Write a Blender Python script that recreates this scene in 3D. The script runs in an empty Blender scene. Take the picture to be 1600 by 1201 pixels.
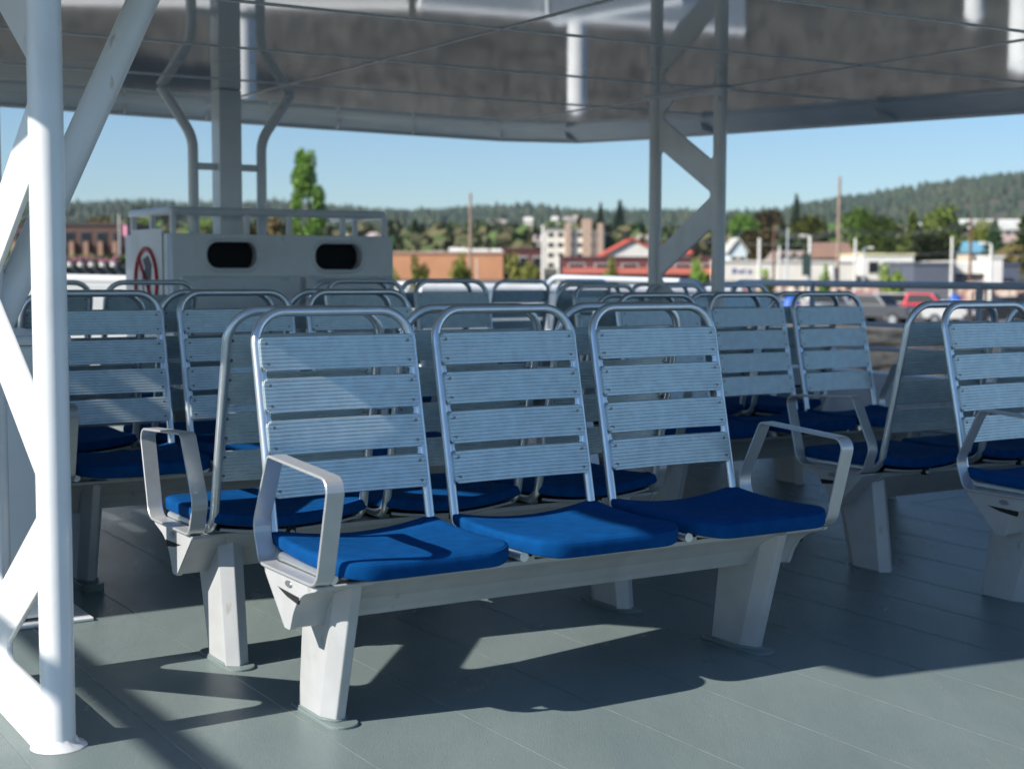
import bpy, bmesh, math, random
from mathutils import Vector, Matrix
random.seed(7)
S = bpy.context.scene
C = S.collection
R = math.radians
PI = math.pi

# ------------------------------------------------------------------ camera
A = 0.5558                      # yaw of the bench rows
UA, VA = 1.6463, 3.5286
EYE = 1.10
PITCH = 0.07777
F = 2312.0
cam_d = bpy.data.cameras.new('camera')
cam = bpy.data.objects.new('camera', cam_d); C.objects.link(cam)
cam.matrix_world = Matrix.Translation((0, 0, EYE)) @ Matrix.Rotation(PI/2 - PITCH, 4, 'X') @ Matrix.Rotation(0.003, 4, 'Z')
cam_d.sensor_width = 36; cam_d.lens = F/1600*36
cam_d.clip_start = 0.05; cam_d.clip_end = 20000
cam_d.dof.use_dof = True
cam_d.dof.focus_distance = 4.1
cam_d.dof.aperture_fstop = 3.5
S.camera = cam

# ------------------------------------------------------------------ world, sun, exposure
SUN_EL = R(34.5)
SD = Vector((0.8385*math.cos(SUN_EL), 0.5443*math.cos(SUN_EL), -math.sin(SUN_EL)))
w = bpy.data.worlds.new('World'); S.world = w; w.use_nodes = True
nt = w.node_tree
sky = nt.nodes.new('ShaderNodeTexSky'); sky.sky_type = 'NISHITA'; sky.sun_disc = False
sky.sun_elevation = SUN_EL; sky.sun_rotation = math.atan2(-0.8385, -0.5443)
sky.air_density = 1.0; sky.dust_density = 0.15; sky.ozone_density = 4.0
grade = nt.nodes.new('ShaderNodeMix'); grade.data_type = 'RGBA'; grade.blend_type = 'MULTIPLY'; grade.inputs[0].default_value = 1
grade.inputs[7].default_value = (.74, .865, .98, 1)      # slightly cooler sky, as the camera white balance saw it
nt.links.new(sky.outputs[0], grade.inputs[6]); nt.links.new(grade.outputs[2], nt.nodes['Background'].inputs[0])
nt.nodes['Background'].inputs[1].default_value = 0.086
sd = bpy.data.lights.new('sun', 'SUN'); sun = bpy.data.objects.new('sun', sd); C.objects.link(sun)
sd.energy = 5.0; sd.angle = R(0.55); sd.color = (1.0, 0.94, 0.86)
sun.rotation_euler = SD.to_track_quat('-Z', 'Y').to_euler(); sun.location = (-20, -20, 20)
S.view_settings.view_transform = 'Standard'; S.view_settings.look = 'None'
S.view_settings.gamma = 1; S.view_settings.exposure = 0.57

# ------------------------------------------------------------------ helpers
def W(u, v, z=0.0):             # row frame -> world
    U, V = u+UA, v+VA
    return Vector((U*math.cos(A)-V*math.sin(A), U*math.sin(A)+V*math.cos(A), z))
def ray(px, py):
    dx, dy = px-800, py-600.5; c, s = math.cos(.003), math.sin(.003)
    sx, sy = c*dx+s*dy, -s*dx+c*dy
    zc = -sy/F
    return Vector((sx/F, math.cos(PITCH)+math.sin(PITCH)*zc, -math.sin(PITCH)+math.cos(PITCH)*zc))
def at(px, py, d):
    r = ray(px, py); t = d/r.y
    return Vector((r.x*t, d, EYE+r.z*t))

def fillet(pts, rad, n=6, closed=False):
    out = []; N = len(pts); pts = [Vector(p) for p in pts]
    rr = rad if isinstance(rad, (list, tuple)) else [rad]*N
    for i, p in enumerate(pts):
        if not closed and i in (0, N-1): out.append(p.copy()); continue
        a, b = pts[i-1], pts[(i+1) % N]
        d1, d2 = (a-p), (b-p); l1, l2 = d1.length, d2.length; d1.normalize(); d2.normalize()
        ang = d1.angle(d2)
        if rr[i] <= 0 or ang > PI-0.02: out.append(p.copy()); continue
        t = min(rr[i]/math.tan(ang/2), l1*.49, l2*.49); r_ = t*math.tan(ang/2)
        bis = (d1+d2).normalized(); cen = p+bis*(r_/math.sin(ang/2))
        s = p+d1*t-cen; e = p+d2*t-cen; th = s.angle(e)
        for k in range(n+1):
            f = k/n
            q = (s*math.sin((1-f)*th)+e*math.sin(f*th))/math.sin(th)
            out.append(cen+q)
    return out

class MB:
    def __init__(s): s.v = []; s.f = []; s.m = []; s.sm = []
    def add(s, vs, fs, m=0, smooth=False):
        b = len(s.v); s.v += [tuple(x) for x in vs]
        for f in fs: s.f.append([b+i for i in f]); s.m.append(m); s.sm.append(smooth)
    def box(s, x0, x1, y0, y1, z0, z1, m=0, mat=None):
        vs = [Vector((x, y, z)) for z in (z0, z1) for y in (y0, y1) for x in (x0, x1)]
        if mat: vs = [mat @ v for v in vs]
        s.add(vs, [(0, 2, 3, 1), (4, 5, 7, 6), (0, 1, 5, 4), (2, 6, 7, 3), (0, 4, 6, 2), (1, 3, 7, 5)], m)
    def tube(s, path, r, n=12, closed=False, m=0, r2=None, cap=True):
        path = [Vector(p) for p in path]; N = len(path); vs = []; up = None
        for i, p in enumerate(path):
            if closed: t = path[(i+1) % N]-path[i-1]
            else: t = path[min(i+1, N-1)]-path[max(i-1, 0)]
            t.normalize()
            if up is None:
                up = Vector((0, 0, 1)) if abs(t.z) < .9 else Vector((1, 0, 0))
            up = (up-t*up.dot(t)).normalized(); sd_ = t.cross(up)
            rr = r if r2 is None else r+(r2-r)*i/(N-1)
            for k in range(n):
                a_ = 2*PI*k/n; vs.append(p+up*(math.cos(a_)*rr)+sd_*(math.sin(a_)*rr))
        fs = []
        M = N if closed else N-1
        for i in range(M):
            j = (i+1) % N
            for k in range(n):
                l = (k+1) % n; fs.append((i*n+k, i*n+l, j*n+l, j*n+k))
        s.add(vs, fs, m, True)
        if not closed and cap:
            s.add(vs[:n], [tuple(range(n))[::-1]], m); s.add(vs[-n:], [tuple(range(n))], m)
    def prism(s, poly, x0, x1, axis='x', m=0, mat=None, bev=0):
        n = len(poly)
        def P(a_, b_, x):
            p = {'x': (x, a_, b_), 'y': (a_, x, b_), 'z': (a_, b_, x)}[axis]
            p = Vector(p); return mat @ p if mat else p
        vs = [P(a_, b_, x0) for a_, b_ in poly]+[P(a_, b_, x1) for a_, b_ in poly]
        fs = [tuple(range(n))[::-1], tuple(range(n, 2*n))]+[(i, (i+1) % n, n+(i+1) % n, n+i) for i in range(n)]
        s.add(vs, fs, m)
    def loft(s, rings, m=0, smooth=True, cap=True):
        n = len(rings[0]); vs = [v for r_ in rings for v in r_]; fs = []
        for i in range(len(rings)-1):
            for k in range(n):
                l = (k+1) % n; fs.append((i*n+k, i*n+l, (i+1)*n+l, (i+1)*n+k))
        s.add(vs, fs, m, smooth)
        if cap:
            s.add(rings[0], [tuple(range(n))[::-1]], m); s.add(rings[-1], [tuple(range(n))], m)
    def ball(s, c, r, m=0, sz=1, nu=8, nv=6):
        rings = []
        for i in range(1, nv):
            ph = PI*i/nv
            rings.append([Vector((c[0]+r*math.sin(ph)*math.cos(2*PI*k/nu), c[1]+r*math.sin(ph)*math.sin(2*PI*k/nu), c[2]-r*sz*math.cos(ph))) for k in range(nu)])
        s.loft(rings, m)
    def build(s, name, mats, parent=None, bevel=0, fixn=True):
        me = bpy.data.meshes.new(name); me.from_pydata(s.v, [], s.f); me.update()
        if not isinstance(mats, (list, tuple)): mats = [mats]
        for k in mats: me.materials.append(k)
        me.polygons.foreach_set('material_index', s.m); me.polygons.foreach_set('use_smooth', s.sm)
        if fixn:
            bm = bmesh.new(); bm.from_mesh(me); bmesh.ops.recalc_face_normals(bm, faces=bm.faces[:]); bm.to_mesh(me); bm.free()
        o = bpy.data.objects.new(name, me); C.objects.link(o)
        if parent: o.parent = parent
        if bevel:
            b = o.modifiers.new('bevel', 'BEVEL'); b.width = bevel; b.segments = 2; b.limit_method = 'ANGLE'; b.angle_limit = R(40)
        return o

def tag(o, label=None, cat=None, group=None, kind=None):
    if label: o['label'] = label
    if cat: o['category'] = cat
    if group: o['group'] = group
    if kind: o['kind'] = kind
    return o
def thing(name, loc, label, cat, rz=0, group=None):
    o = bpy.data.objects.new(name, None); C.objects.link(o); o.location = loc; o.rotation_euler = (0, 0, rz)
    o.empty_display_size = .1
    return tag(o, label, cat, group)
def children(o): return [c for c in bpy.data.objects if c.parent == o]
def dup(root, loc, rz, label=None, scale=None):
    r_ = root.copy(); C.objects.link(r_); r_.location = loc; r_.rotation_euler = (0, 0, rz)
    if scale is not None: r_.scale = scale
    if label: r_['label'] = label
    for ch in KIDS.get(root.name) or children(root):
        c = ch.copy(); C.objects.link(c); c.parent = r_
        for g in children(ch):
            d = g.copy(); C.objects.link(d); d.parent = c
    return r_
KIDS = {}
def curve_plate(name, outer, holes, thick, mat, parent=None, xf=None, bevel=0.0):
    """flat plate with holes: 2-D curve fill -> mesh"""
    cu = bpy.data.curves.new(name, 'CURVE'); cu.dimensions = '2D'; cu.fill_mode = 'BOTH'
    cu.extrude = thick/2-bevel; cu.bevel_depth = bevel; cu.bevel_resolution = 1; cu.offset = -bevel
    for poly in [outer]+holes:
        sp = cu.splines.new('POLY'); sp.points.add(len(poly)-1); sp.use_cyclic_u = True
        for p, q in zip(sp.points, poly): p.co = (q[0], q[1], 0, 1)
    tmp = bpy.data.objects.new('tmp', cu); C.objects.link(tmp)
    dg = bpy.context.evaluated_depsgraph_get(); dg.update()
    me = bpy.data.meshes.new_from_object(tmp.evaluated_get(dg)); me.name = name
    bpy.data.objects.remove(tmp)
    if xf: me.transform(xf)
    me.materials.clear(); me.materials.append(mat)
    o = bpy.data.objects.new(name, me); C.objects.link(o)
    if parent: o.parent = parent
    return o

# ------------------------------------------------------------------ materials
def mat(name, col, rough=.5, metal=0, noise=0, nscale=5, bump=0, bscale=80, var=0, spec=None, coat=0, detail=4, col2=None, sheen=0):
    m = bpy.data.materials.new(name); m.use_nodes = True; t = m.node_tree; b = t.nodes['Principled BSDF']
    b.inputs['Base Color'].default_value = (*col, 1); b.inputs['Roughness'].default_value = rough; b.inputs['Metallic'].default_value = metal
    if spec is not None: b.inputs['Specular IOR Level'].default_value = spec
    if coat: b.inputs['Coat Weight'].default_value = coat; b.inputs['Coat Roughness'].default_value = .08
    if sheen: b.inputs['Sheen Weight'].default_value = sheen; b.inputs['Sheen Roughness'].default_value = .4
    tc = t.nodes.new('ShaderNodeTexCoord')
    src = None
    if noise:
        n = t.nodes.new('ShaderNodeTexNoise'); n.inputs['Scale'].default_value = nscale; n.inputs['Detail'].default_value = detail
        t.links.new(tc.outputs['Object'], n.inputs['Vector'])
        mx = t.nodes.new('ShaderNodeMix'); mx.data_type = 'RGBA'
        c2 = col2 or tuple(c*(1-noise) for c in col)
        c1 = col if col2 else tuple(min(1, c*(1+noise*.6)) for c in col)
        mx.inputs[6].default_value = (*c1, 1); mx.inputs[7].default_value = (*c2, 1)
        rp = t.nodes.new('ShaderNodeMapRange'); rp.inputs[1].default_value = .32; rp.inputs[2].default_value = .68
        t.links.new(n.outputs[0], rp.inputs[0]); t.links.new(rp.outputs[0], mx.inputs[0])
        t.links.new(mx.outputs[2], b.inputs['Base Color']); src = mx.outputs[2]
    if var:
        oi = t.nodes.new('ShaderNodeObjectInfo'); hs = t.nodes.new('ShaderNodeHueSaturation')
        mr = t.nodes.new('ShaderNodeMapRange'); mr.inputs[3].default_value = .5-.05*var; mr.inputs[4].default_value = .5+.04*var
        t.links.new(oi.outputs['Random'], mr.inputs[0]); t.links.new(mr.outputs[0], hs.inputs['Hue'])
        m2 = t.nodes.new('ShaderNodeMath'); m2.operation = 'MULTIPLY_ADD'; m2.inputs[1].default_value = .6*var; m2.inputs[2].default_value = 1-.3*var
        t.links.new(oi.outputs['Random'], m2.inputs[0]); t.links.new(m2.outputs[0], hs.inputs['Value'])
        if src: t.links.new(src, hs.inputs['Color'])
        else: hs.inputs['Color'].default_value = (*col, 1)
        t.links.new(hs.outputs[0], b.inputs['Base Color'])
    if bump:
        n = t.nodes.new('ShaderNodeTexNoise'); n.inputs['Scale'].default_value = bscale; n.inputs['Detail'].default_value = 3
        t.links.new(tc.outputs['Object'], n.inputs['Vector'])
        bp = t.nodes.new('ShaderNodeBump'); bp.inputs['Strength'].default_value = bump; bp.inputs['Distance'].default_value = .01
        t.links.new(n.outputs[0], bp.inputs['Height']); t.links.new(bp.outputs[0], b.inputs['Normal'])
    return m

M = {}
M['alu'] = mat('anodised_aluminium', (.68, .78, .80), .46, .85, noise=.08, nscale=30)
M['tube'] = mat('satin_tube', (.72, .77, .80), .30, .85, noise=.06, nscale=20)
M['cast'] = mat('silver_paint', (.47, .485, .49), .42, .10, noise=.06, nscale=14, bump=.04, bscale=160)
M['arm'] = mat('armrest_aluminium', (.56, .575, .58), .33, .5, noise=.05, nscale=25)
M['cush'] = mat('blue_fabric', (.0025, .064, .222), .9, 0, noise=.16, nscale=26, bump=.35, bscale=900, spec=.06)
M['screw'] = mat('screw', (.25, .25, .26), .35, .8)
M['dark'] = mat('black_and_hole_shade', (.01, .01, .012), .8)  # black parts, also the painted shade inside openings
M['badge'] = mat('badge', (.35, .36, .38), .3, .7)
M['white'] = mat('white_marine_paint', (.81, .83, .83), .30, 0, noise=.05, nscale=6, bump=.03, bscale=40, coat=.3)
M['white2'] = mat('white_bulwark_paint', (.78, .78, .76), .35, 0, noise=.08, nscale=3, bump=.03, bscale=20)
M['grey'] = mat('grey_locker_paint', (.66, .70, .72), .35, 0, noise=.06, nscale=4, bump=.02, bscale=30)
M['rim'] = mat('canopy_rim_paint', (.74, .75, .76), .4, 0, noise=.08, nscale=4)
M['rail'] = mat('rail_paint', (.48, .53, .58), .35, 0, noise=.05, nscale=8)
M['red'] = mat('sign_red', (.55, .03, .03), .5)
M['signw'] = mat('sign_white', (.7, .7, .7), .5)
M['ink'] = mat('sign_ink', (.03, .035, .05), .5)

def chip(m, col, scale, lo, hi, amt=1.0):
    t = m.node_tree; b = t.nodes['Principled BSDF']; src = b.inputs['Base Color'].links[0].from_socket
    tc = t.nodes.new('ShaderNodeTexCoord'); n = t.nodes.new('ShaderNodeTexNoise'); n.inputs['Scale'].default_value = scale; n.inputs['Detail'].default_value = 5
    mp = t.nodes.new('ShaderNodeMapping'); mp.inputs['Scale'].default_value = (1, 1, .45); t.links.new(tc.outputs['Object'], mp.inputs[0]); t.links.new(mp.outputs[0], n.inputs['Vector'])
    r_ = t.nodes.new('ShaderNodeMapRange'); r_.inputs[1].default_value = lo; r_.inputs[2].default_value = hi; r_.inputs[4].default_value = amt; t.links.new(n.outputs[0], r_.inputs[0])
    mx = t.nodes.new('ShaderNodeMix'); mx.data_type = 'RGBA'; mx.inputs[7].default_value = (*col, 1)
    t.links.new(r_.outputs[0], mx.inputs[0]); t.links.new(src, mx.inputs[6]); t.links.new(mx.outputs[2], b.inputs['Base Color'])
chip(M['white'], (.30, .17, .09), 17, .71, .75, .4); chip(M['white'], (.50, .49, .45), 5, .55, .75, .45)
chip(M['grey'], (.30, .19, .12), 14, .71, .75, .4); chip(M['cast'], (.30, .28, .25), 22, .66, .72, .6); chip(M['cast'], (.36, .36, .35), 6, .55, .7, .4)
chip(M['alu'], (.50, .55, .55), 4, .5, .8, .3)
# deck paint: raised weld seams, worn patches, anti slip grain
def deck_mat():
    m = bpy.data.materials.new('deck_paint'); m.use_nodes = True; t = m.node_tree; b = t.nodes['Principled BSDF']; L = t.links; b.inputs['Specular IOR Level'].default_value = .13
    tc = t.nodes.new('ShaderNodeTexCoord')
    n1 = t.nodes.new('ShaderNodeTexNoise'); n1.inputs['Scale'].default_value = 1.6; n1.inputs['Detail'].default_value = 8; n1.inputs['Roughness'].default_value = .62
    n2 = t.nodes.new('ShaderNodeTexNoise'); n2.inputs['Scale'].default_value = 260; n2.inputs['Detail'].default_value = 3
    n3 = t.nodes.new('ShaderNodeTexNoise'); n3.inputs['Scale'].default_value = 5; n3.inputs['Detail'].default_value = 10; n3.inputs['Roughness'].default_value = .7
    mp = t.nodes.new('ShaderNodeMapping'); mp.inputs['Scale'].default_value = (1, .35, 1)
    L.new(tc.outputs['Object'], mp.inputs[0])
    L.new(mp.outputs[0], n1.inputs['Vector']); L.new(tc.outputs['Object'], n2.inputs['Vector']); L.new(mp.outputs[0], n3.inputs['Vector'])
    cr = t.nodes.new('ShaderNodeValToRGB'); cr.color_ramp.elements[0].position = .3; cr.color_ramp.elements[1].position = .72
    cr.color_ramp.elements[0].color = (.142, .186, .188, 1); cr.color_ramp.elements[1].color = (.212, .262, .254, 1)
    L.new(n1.outputs[0], cr.inputs[0])
    cr2 = t.nodes.new('ShaderNodeValToRGB'); cr2.color_ramp.elements[0].position = .57; cr2.color_ramp.elements[1].position = .78
    cr2.color_ramp.elements[0].color = (0, 0, 0, 1); cr2.color_ramp.elements[1].color = (.22, .22, .22, 1)
    L.new(n3.outputs[0], cr2.inputs[0])
    mx = t.nodes.new('ShaderNodeMix'); mx.data_type = 'RGBA'; mx.inputs[7].default_value = (.30, .27, .22, 1)
    L.new(cr2.outputs[0], mx.inputs[0]); L.new(cr.outputs[0], mx.inputs[6]); L.new(mx.outputs[2], b.inputs['Base Color'])
    mr = t.nodes.new('ShaderNodeMapRange'); mr.inputs[3].default_value = .12; mr.inputs[4].default_value = .36
    L.new(n3.outputs[0], mr.inputs[0]); L.new(mr.outputs[0], b.inputs['Roughness'])
    b1 = t.nodes.new('ShaderNodeBump'); b1.inputs['Strength'].default_value = .4; b1.inputs['Distance'].default_value = .004
    L.new(n2.outputs[0], b1.inputs['Height'])
    b2 = t.nodes.new('ShaderNodeBump'); b2.inputs['Strength'].default_value = .25; b2.inputs['Distance'].default_value = .03
    L.new(n1.outputs[0], b2.inputs['Height']); L.new(b1.outputs[0], b2.inputs['Normal']); L.new(b2.outputs[0], b.inputs['Normal'])
    return m
M['deck'] = deck_mat()
M['plate'] = mat('deck_coloured_plate', (.18, .215, .21), .4, 0, noise=.2, nscale=20, bump=.1, bscale=60)
M['seam'] = mat('seam_paint', (.20, .24, .235), .35, 0, noise=.2, nscale=15)

def ceil_mat():
    m = bpy.data.materials.new('polished_soffit'); m.use_nodes = True; t = m.node_tree; b = t.nodes['Principled BSDF']; L = t.links
    b.inputs['Base Color'].default_value = (.62, .63, .62, 1); b.inputs['Metallic'].default_value = .38; b.inputs['Roughness'].default_value = .045
    tc = t.nodes.new('ShaderNodeTexCoord'); n = t.nodes.new('ShaderNodeTexNoise'); n.inputs['Scale'].default_value = 1.7; n.inputs['Detail'].default_value = 3
    L.new(tc.outputs['Object'], n.inputs['Vector'])
    bp = t.nodes.new('ShaderNodeBump'); bp.inputs['Strength'].default_value = .009; bp.inputs['Distance'].default_value = .03
    L.new(n.outputs[0], bp.inputs['Height']); L.new(bp.outputs[0], b.inputs['Normal'])
    return m
M['ceil'] = ceil_mat()

# ------------------------------------------------------------------ benches
def yb(z): return -.22*(.93-z)
TOPZ, SH, SP, SWD = .928, .0875, .1050, .437
def slat_mesh():
    mb = MB()
    nr = 9; prof = []
    rib = SH/nr
    for k in range(nr):
        z0 = -SH/2+k*rib
        prof += [(z0+rib*.02, 0), (z0+rib*.24, 1), (z0+rib*.70, 1), (z0+rib*.92, 0)]
    rc = .016; hw = SWD/2
    st = []
    for k in range(6):
        th = PI/2*k/5; st.append((-hw+rc*(1-math.sin(th)) if k else -hw+rc*(1-math.sin(.12)), rc*(1-math.cos(PI/2-th)) if k else rc*(1-math.cos(PI/2-.12))))
    st = []
    for k in range(6):
        th = PI/2*k/5
        st.append((-hw+rc-rc*math.cos(th), rc-rc*math.sin(th)))
    xs = st+[(-hw+rc+(SWD-2*rc)*k/10, 0) for k in range(1, 10)]+[(-x, c) for x, c in reversed(st)]
    for s in range(4):
        zc = TOPZ-SH/2-s*SP
        rings = []
        for x, cut in xs:
            ring = []
            dep = .010*(1-(x/hw)**2)
            lim = SH/2-cut
            for side in (-1, 1):
                pp = prof if side < 0 else prof[::-1]
                for pz, rr in pp:
                    zz = max(-lim, min(lim, pz))
                    r_ = rr if abs(pz) < lim-.0005 else 0
                    off = (.0030+.0024*r_)*side
                    z = zc+zz
                    ring.append(Vector((x, yb(z)-.017+dep+off, z)))
            rings.append(ring)
        mb.loft(rings, 0, False)
        for sx in (-1, 1):
            for dz in (-.026, .026):
                x = sx*(hw-.017); z = zc+dz
                for side in (-1, 1):
                    y = yb(z)-.017+.0015+side*.0046
                    c = [Vector((x+.0042*math.cos(q*PI/5), y, z+.0042*math.sin(q*PI/5))) for q in range(10)]
                    c2 = [p+Vector((0, side*.0016, 0)) for p in c]
                    mb.loft([c, c2], 1, False)
    return mb
def frame_mesh():
    mb = MB(); X = .2225; r = .0128
    y0, z0 = -.150, .392
    zt = .989; yt = yb(zt)
    pts = [(-X, -.46, z0-.004), (-X, y0, z0), (-X, yb(zt), zt), (X, yb(zt), zt), (X, y0, z0), (X, -.46, z0-.004)]
    # straighten the lower leg of the back onto the reclined line
    pts[1] = (-X, yb(z0)-.002, z0); pts[4] = (X, yb(z0)-.002, z0)
    mb.tube(fillet(pts, [0, .065, .085, .085, .065, 0], 9), r, 14)
    for sx in (-1, 1):         # scalloped mounting lugs seen between the slats
        for s in range(3):
            z1 = TOPZ-SH-s*SP; z2 = z1-(SP-SH)
            xi = X-.026
            vs = []
            for q in range(9):
                f = q/8; z = z1+.012+(z2-z1-.024)*f
                wv = .018+.008*abs(2*f-1)**1.5
                vs.append((sx*(X-.002), yb(z)-.008, z)); vs.append((sx*(X-wv), yb(z)-.009, z))
            n_ = len(vs); vs += [(x, y+.004, z) for x, y, z in vs]
            fs = []
            for q in range(8):
                a_ = 2*q; fs += [(a_, a_+1, a_+3, a_+2), (n_+a_, n_+a_+2, n_+a_+3, n_+a_+1), (a_+1, n_+a_+1, n_+a_+3, a_+3)]
            mb.add(vs, fs, 0)
    return mb
def outline(hw, yr, yf, rr, rf):
    pts = fillet([(-hw, yr, 0), (-hw*1.0, yf, 0), (hw*1.0, yf, 0), (hw, yr, 0)], [rr, rf, rf, rr], 8, True)
    # resample evenly
    L = [0]; P = pts+[pts[0]]
    for i in range(len(pts)): L.append(L[-1]+(P[i+1]-P[i]).length)
    N = 96; out = []; j = 0
    for k in range(N):
        s = L[-1]*k/N
        while L[j+1] < s: j += 1
        f = (s-L[j])/(L[j+1]-L[j]); out.append(P[j].lerp(P[j+1], f))
    return out
def cush_top(x, y):
    t = (y+.10)/-.45           # 0 rear, 1 front
    t = max(0, min(1, t))
    z = .445-.012*math.sin(PI*min(1, t*1.05))
    z += (-.026*(1-(x/.225)**2)+.004)*(1-t)**1.2
    z -= .014*max(0, t-.72)**2/.0784
    return z
def cushion_mesh():
    mb = MB(); o = outline(.233, -.095, -.550, .022, .085)
    cen = Vector((0, -.32, 0))
    def ring(ins, dz, flat=None):
        res = []
        for i, p in enumerate(o):
            t = (o[(i+1) % len(o)]-o[i-1]).normalized(); nrm = Vector((t.y, -t.x, 0))
            if nrm.dot(p-cen) > 0: nrm = -nrm
            q = p+nrm*ins
            tt = max(0, min(1, (q.y+.10)/-.45)); res.append(Vector((q.x, q.y, cush_top(q.x, q.y)+(dz if dz > -.025 else dz-.009*tt*tt))))
        return res
    th = -.034
    rings = [ring(.012, th), ring(.002, th+.003), ring(.0, th+.007), ring(-.001, th+.020), ring(-.0005, -.008), ring(.0008, -.0035), ring(.0022, -.0015), ring(.0035, -.0048), ring(.005, -.0008), ring(.010, .0004), ring(.03, .0018)]
    inner = ring(.03, 0)
    for f in (.85, .7, .55, .4, .25, .1):
        rings.append([Vector((cen.x+(p.x-cen.x)*f, cen.y+(p.y-cen.y)*f, cush_top(cen.x+(p.x-cen.x)*f, cen.y+(p.y-cen.y)*f)+.003)) for p in inner])
    mb.loft(rings, 0, True)
    return mb
def pan_mesh():
    mb = MB(); n = 12; rows = []
    for y, zz in ((-.115, 0), (-.125, -.004), (-.46, -.006), (-.47, -.002)):
        row = [Vector((-.205+.41*k/n, y, .399+zz-.018*(1-(2*k/n-1)**2))) for k in range(n+1)]
        rows.append(row)
    vs = [p for r_ in rows for p in r_]; m_ = len(vs)
    vs += [p-Vector((0, 0, .006)) for p in vs]
    fs = []; w_ = n+1
    for r_ in range(3):
        for k in range(n):
            a_ = r_*w_+k; fs.append((a_, a_+1, a_+w_+1, a_+w_)); fs.append((m_+a_, m_+a_+w_, m_+a_+w_+1, m_+a_+1))
    for k in range(n): fs.append((k, m_+k, m_+k+1, k+1)); a_ = 3*w_+k; fs.append((a_, a_+1, m_+a_+1, m_+a_))
    mb.add(vs, fs, 0, True)
    for sx in (-.19, .19):        # support feet down to the beam
        for y in (-.20, -.42):
            mb.box(sx-.016, sx+.016, y-.012, y+.012, .371, .390)
    mb.box(-.012, .012, -.122, -.106, .362, .392, 1)      # black strap and rivet at the rear
    mb.ball((0, -.101, .372), .007, 0)
    return mb
BEAM = [(-.165, .371), (-.428, .371), (-.426, .360), (-.390, .338), (-.352, .306), (-.326, .272), (-.318, .258), (-.272, .258), (-.262, .268), (-.165, .358)]
def leg_mesh(sx, xc):
    mb = MB()
    def hexr(yr, yf, z, w_):
        b_ = .046
        return [Vector((xc-w_, yr-b_*.55, z)), Vector((xc, yr, z)), Vector((xc+w_, yr-b_*.55, z)), Vector((xc+w_, yf+b_, z)), Vector((xc+w_*.35, yf, z)), Vector((xc-w_*.35, yf, z)), Vector((xc-w_, yf+b_, z))]
    rings = [hexr(-.130, -.325, -.03, .034), hexr(-.130, -.325, .0, .034), hexr(-.180, -.430, .372, .037)]
    mb.loft(rings, 0, False)
    return mb
def footplate_mesh(xc):
    mb = MB(); o = fillet([(xc-.041, -.095, 0), (xc-.041, -.375, 0), (xc+.041, -.375, 0), (xc+.041, -.095, 0)], .038, 8, True)
    mb.loft([[Vector((p.x, p.y, z)) for p in o] for z in (-.03, .005)]+[[Vector((xc+(p.x-xc)*.96, -.235+(p.y+.235)*.985, .007)) for p in o]], 0, False)
    # weld bead round the foot
    pts = [Vector((xc-.035, -.165, .009)), Vector((xc, -.136, .009)), Vector((xc+.035, -.165, .009)), Vector((xc+.035, -.285, .009)), Vector((xc+.012, -.328, .009)), Vector((xc-.012, -.328, .009)), Vector((xc-.035, -.285, .009))]
    mb.tube(pts, .005, 6, True)
    return mb
def bracket_mesh(sx, x0):
    """cast end bracket from x0 outward to x1 (sx=-1 left)"""
    mb = MB(); x1 = x0+sx*.150
    body = fillet([(-.156, .376, 0), (-.474, .376, 0), (-.470, .366, 0), (-.395, .345, 0), (-.345, .305, 0), (-.318, .244, 0), (-.286, .244, 0), (-.160, .366, 0)], [.004, .004, .006, .12, .14, .008, .008, .008], 5, True)
    ring = [(p.x, p.y) for p in body]
    def scl(f, ring=ring):
        cy, cz = -.30, .345
        return [(cy+(a_-cy)*f, cz+(b_-cz)*f) for a_, b_ in ring]
    rings = [[Vector((x0, a_, b_)) for a_, b_ in scl(.955)], [Vector((x1-sx*.016, a_, b_)) for a_, b_ in scl(.965)], [Vector((x1-sx*.015, a_, b_)) for a_, b_ in ring], [Vector((x1-sx*.003, a_, b_)) for a_, b_ in ring],
             [Vector((x1, a_, b_)) for a_, b_ in scl(.985)]]
    mb.loft(rings, 0, False)
    # raised web, and a flush black inlay painting the shade of a recess slot
    mb.prism([(-.245, .338), (-.375, .334), (-.366, .316), (-.300, .324)], x1-sx*.004, x1+sx*.0006, 'x', 1)
    mb.prism([(-.420, .3772), (-.450, .3772), (-.450, .3792), (-.420, .3792)], x0+sx*.02, x0+sx*.05, 'x', 1)
    for y in (-.22, -.40):
        mb.tube([(x0+sx*.06, y, .375), (x0+sx*.06, y, .386)], .009, 8)
    return mb
def arm_mesh(xc):
    mb = MB(); hw = .0225; th = .0035
    p = fillet([(0, -.155, .380), (0, -.490, .380), (0, -.560, .632), (0, -.212, .650), (0, -.118, .470)],
               [.035, .045, .030, .022, .06], 7, True)
    cen = Vector((0, -.35, .51)); outr = []; N = len(p)
    rings = []
    for i in range(N):
        t = (p[(i+1) % N]-p[i-1]).normalized(); nrm = Vector((0, t.z, -t.y))
        if nrm.dot(p[i]-cen) < 0: nrm = -nrm
        rings.append([Vector((xc+x, 0, 0))+Vector((0, p[i].y, p[i].z))+nrm*e for x, e in ((-hw+.0015, th), (-hw, th-.0015), (-hw, -th+.0015), (-hw+.0015, -th), (hw-.0015, -th), (hw, -th+.0015), (hw, th-.0015), (hw-.0015, th))])
    rings.append(rings[0]); mb.loft(rings, 0, False, cap=False)
    return mb

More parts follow.
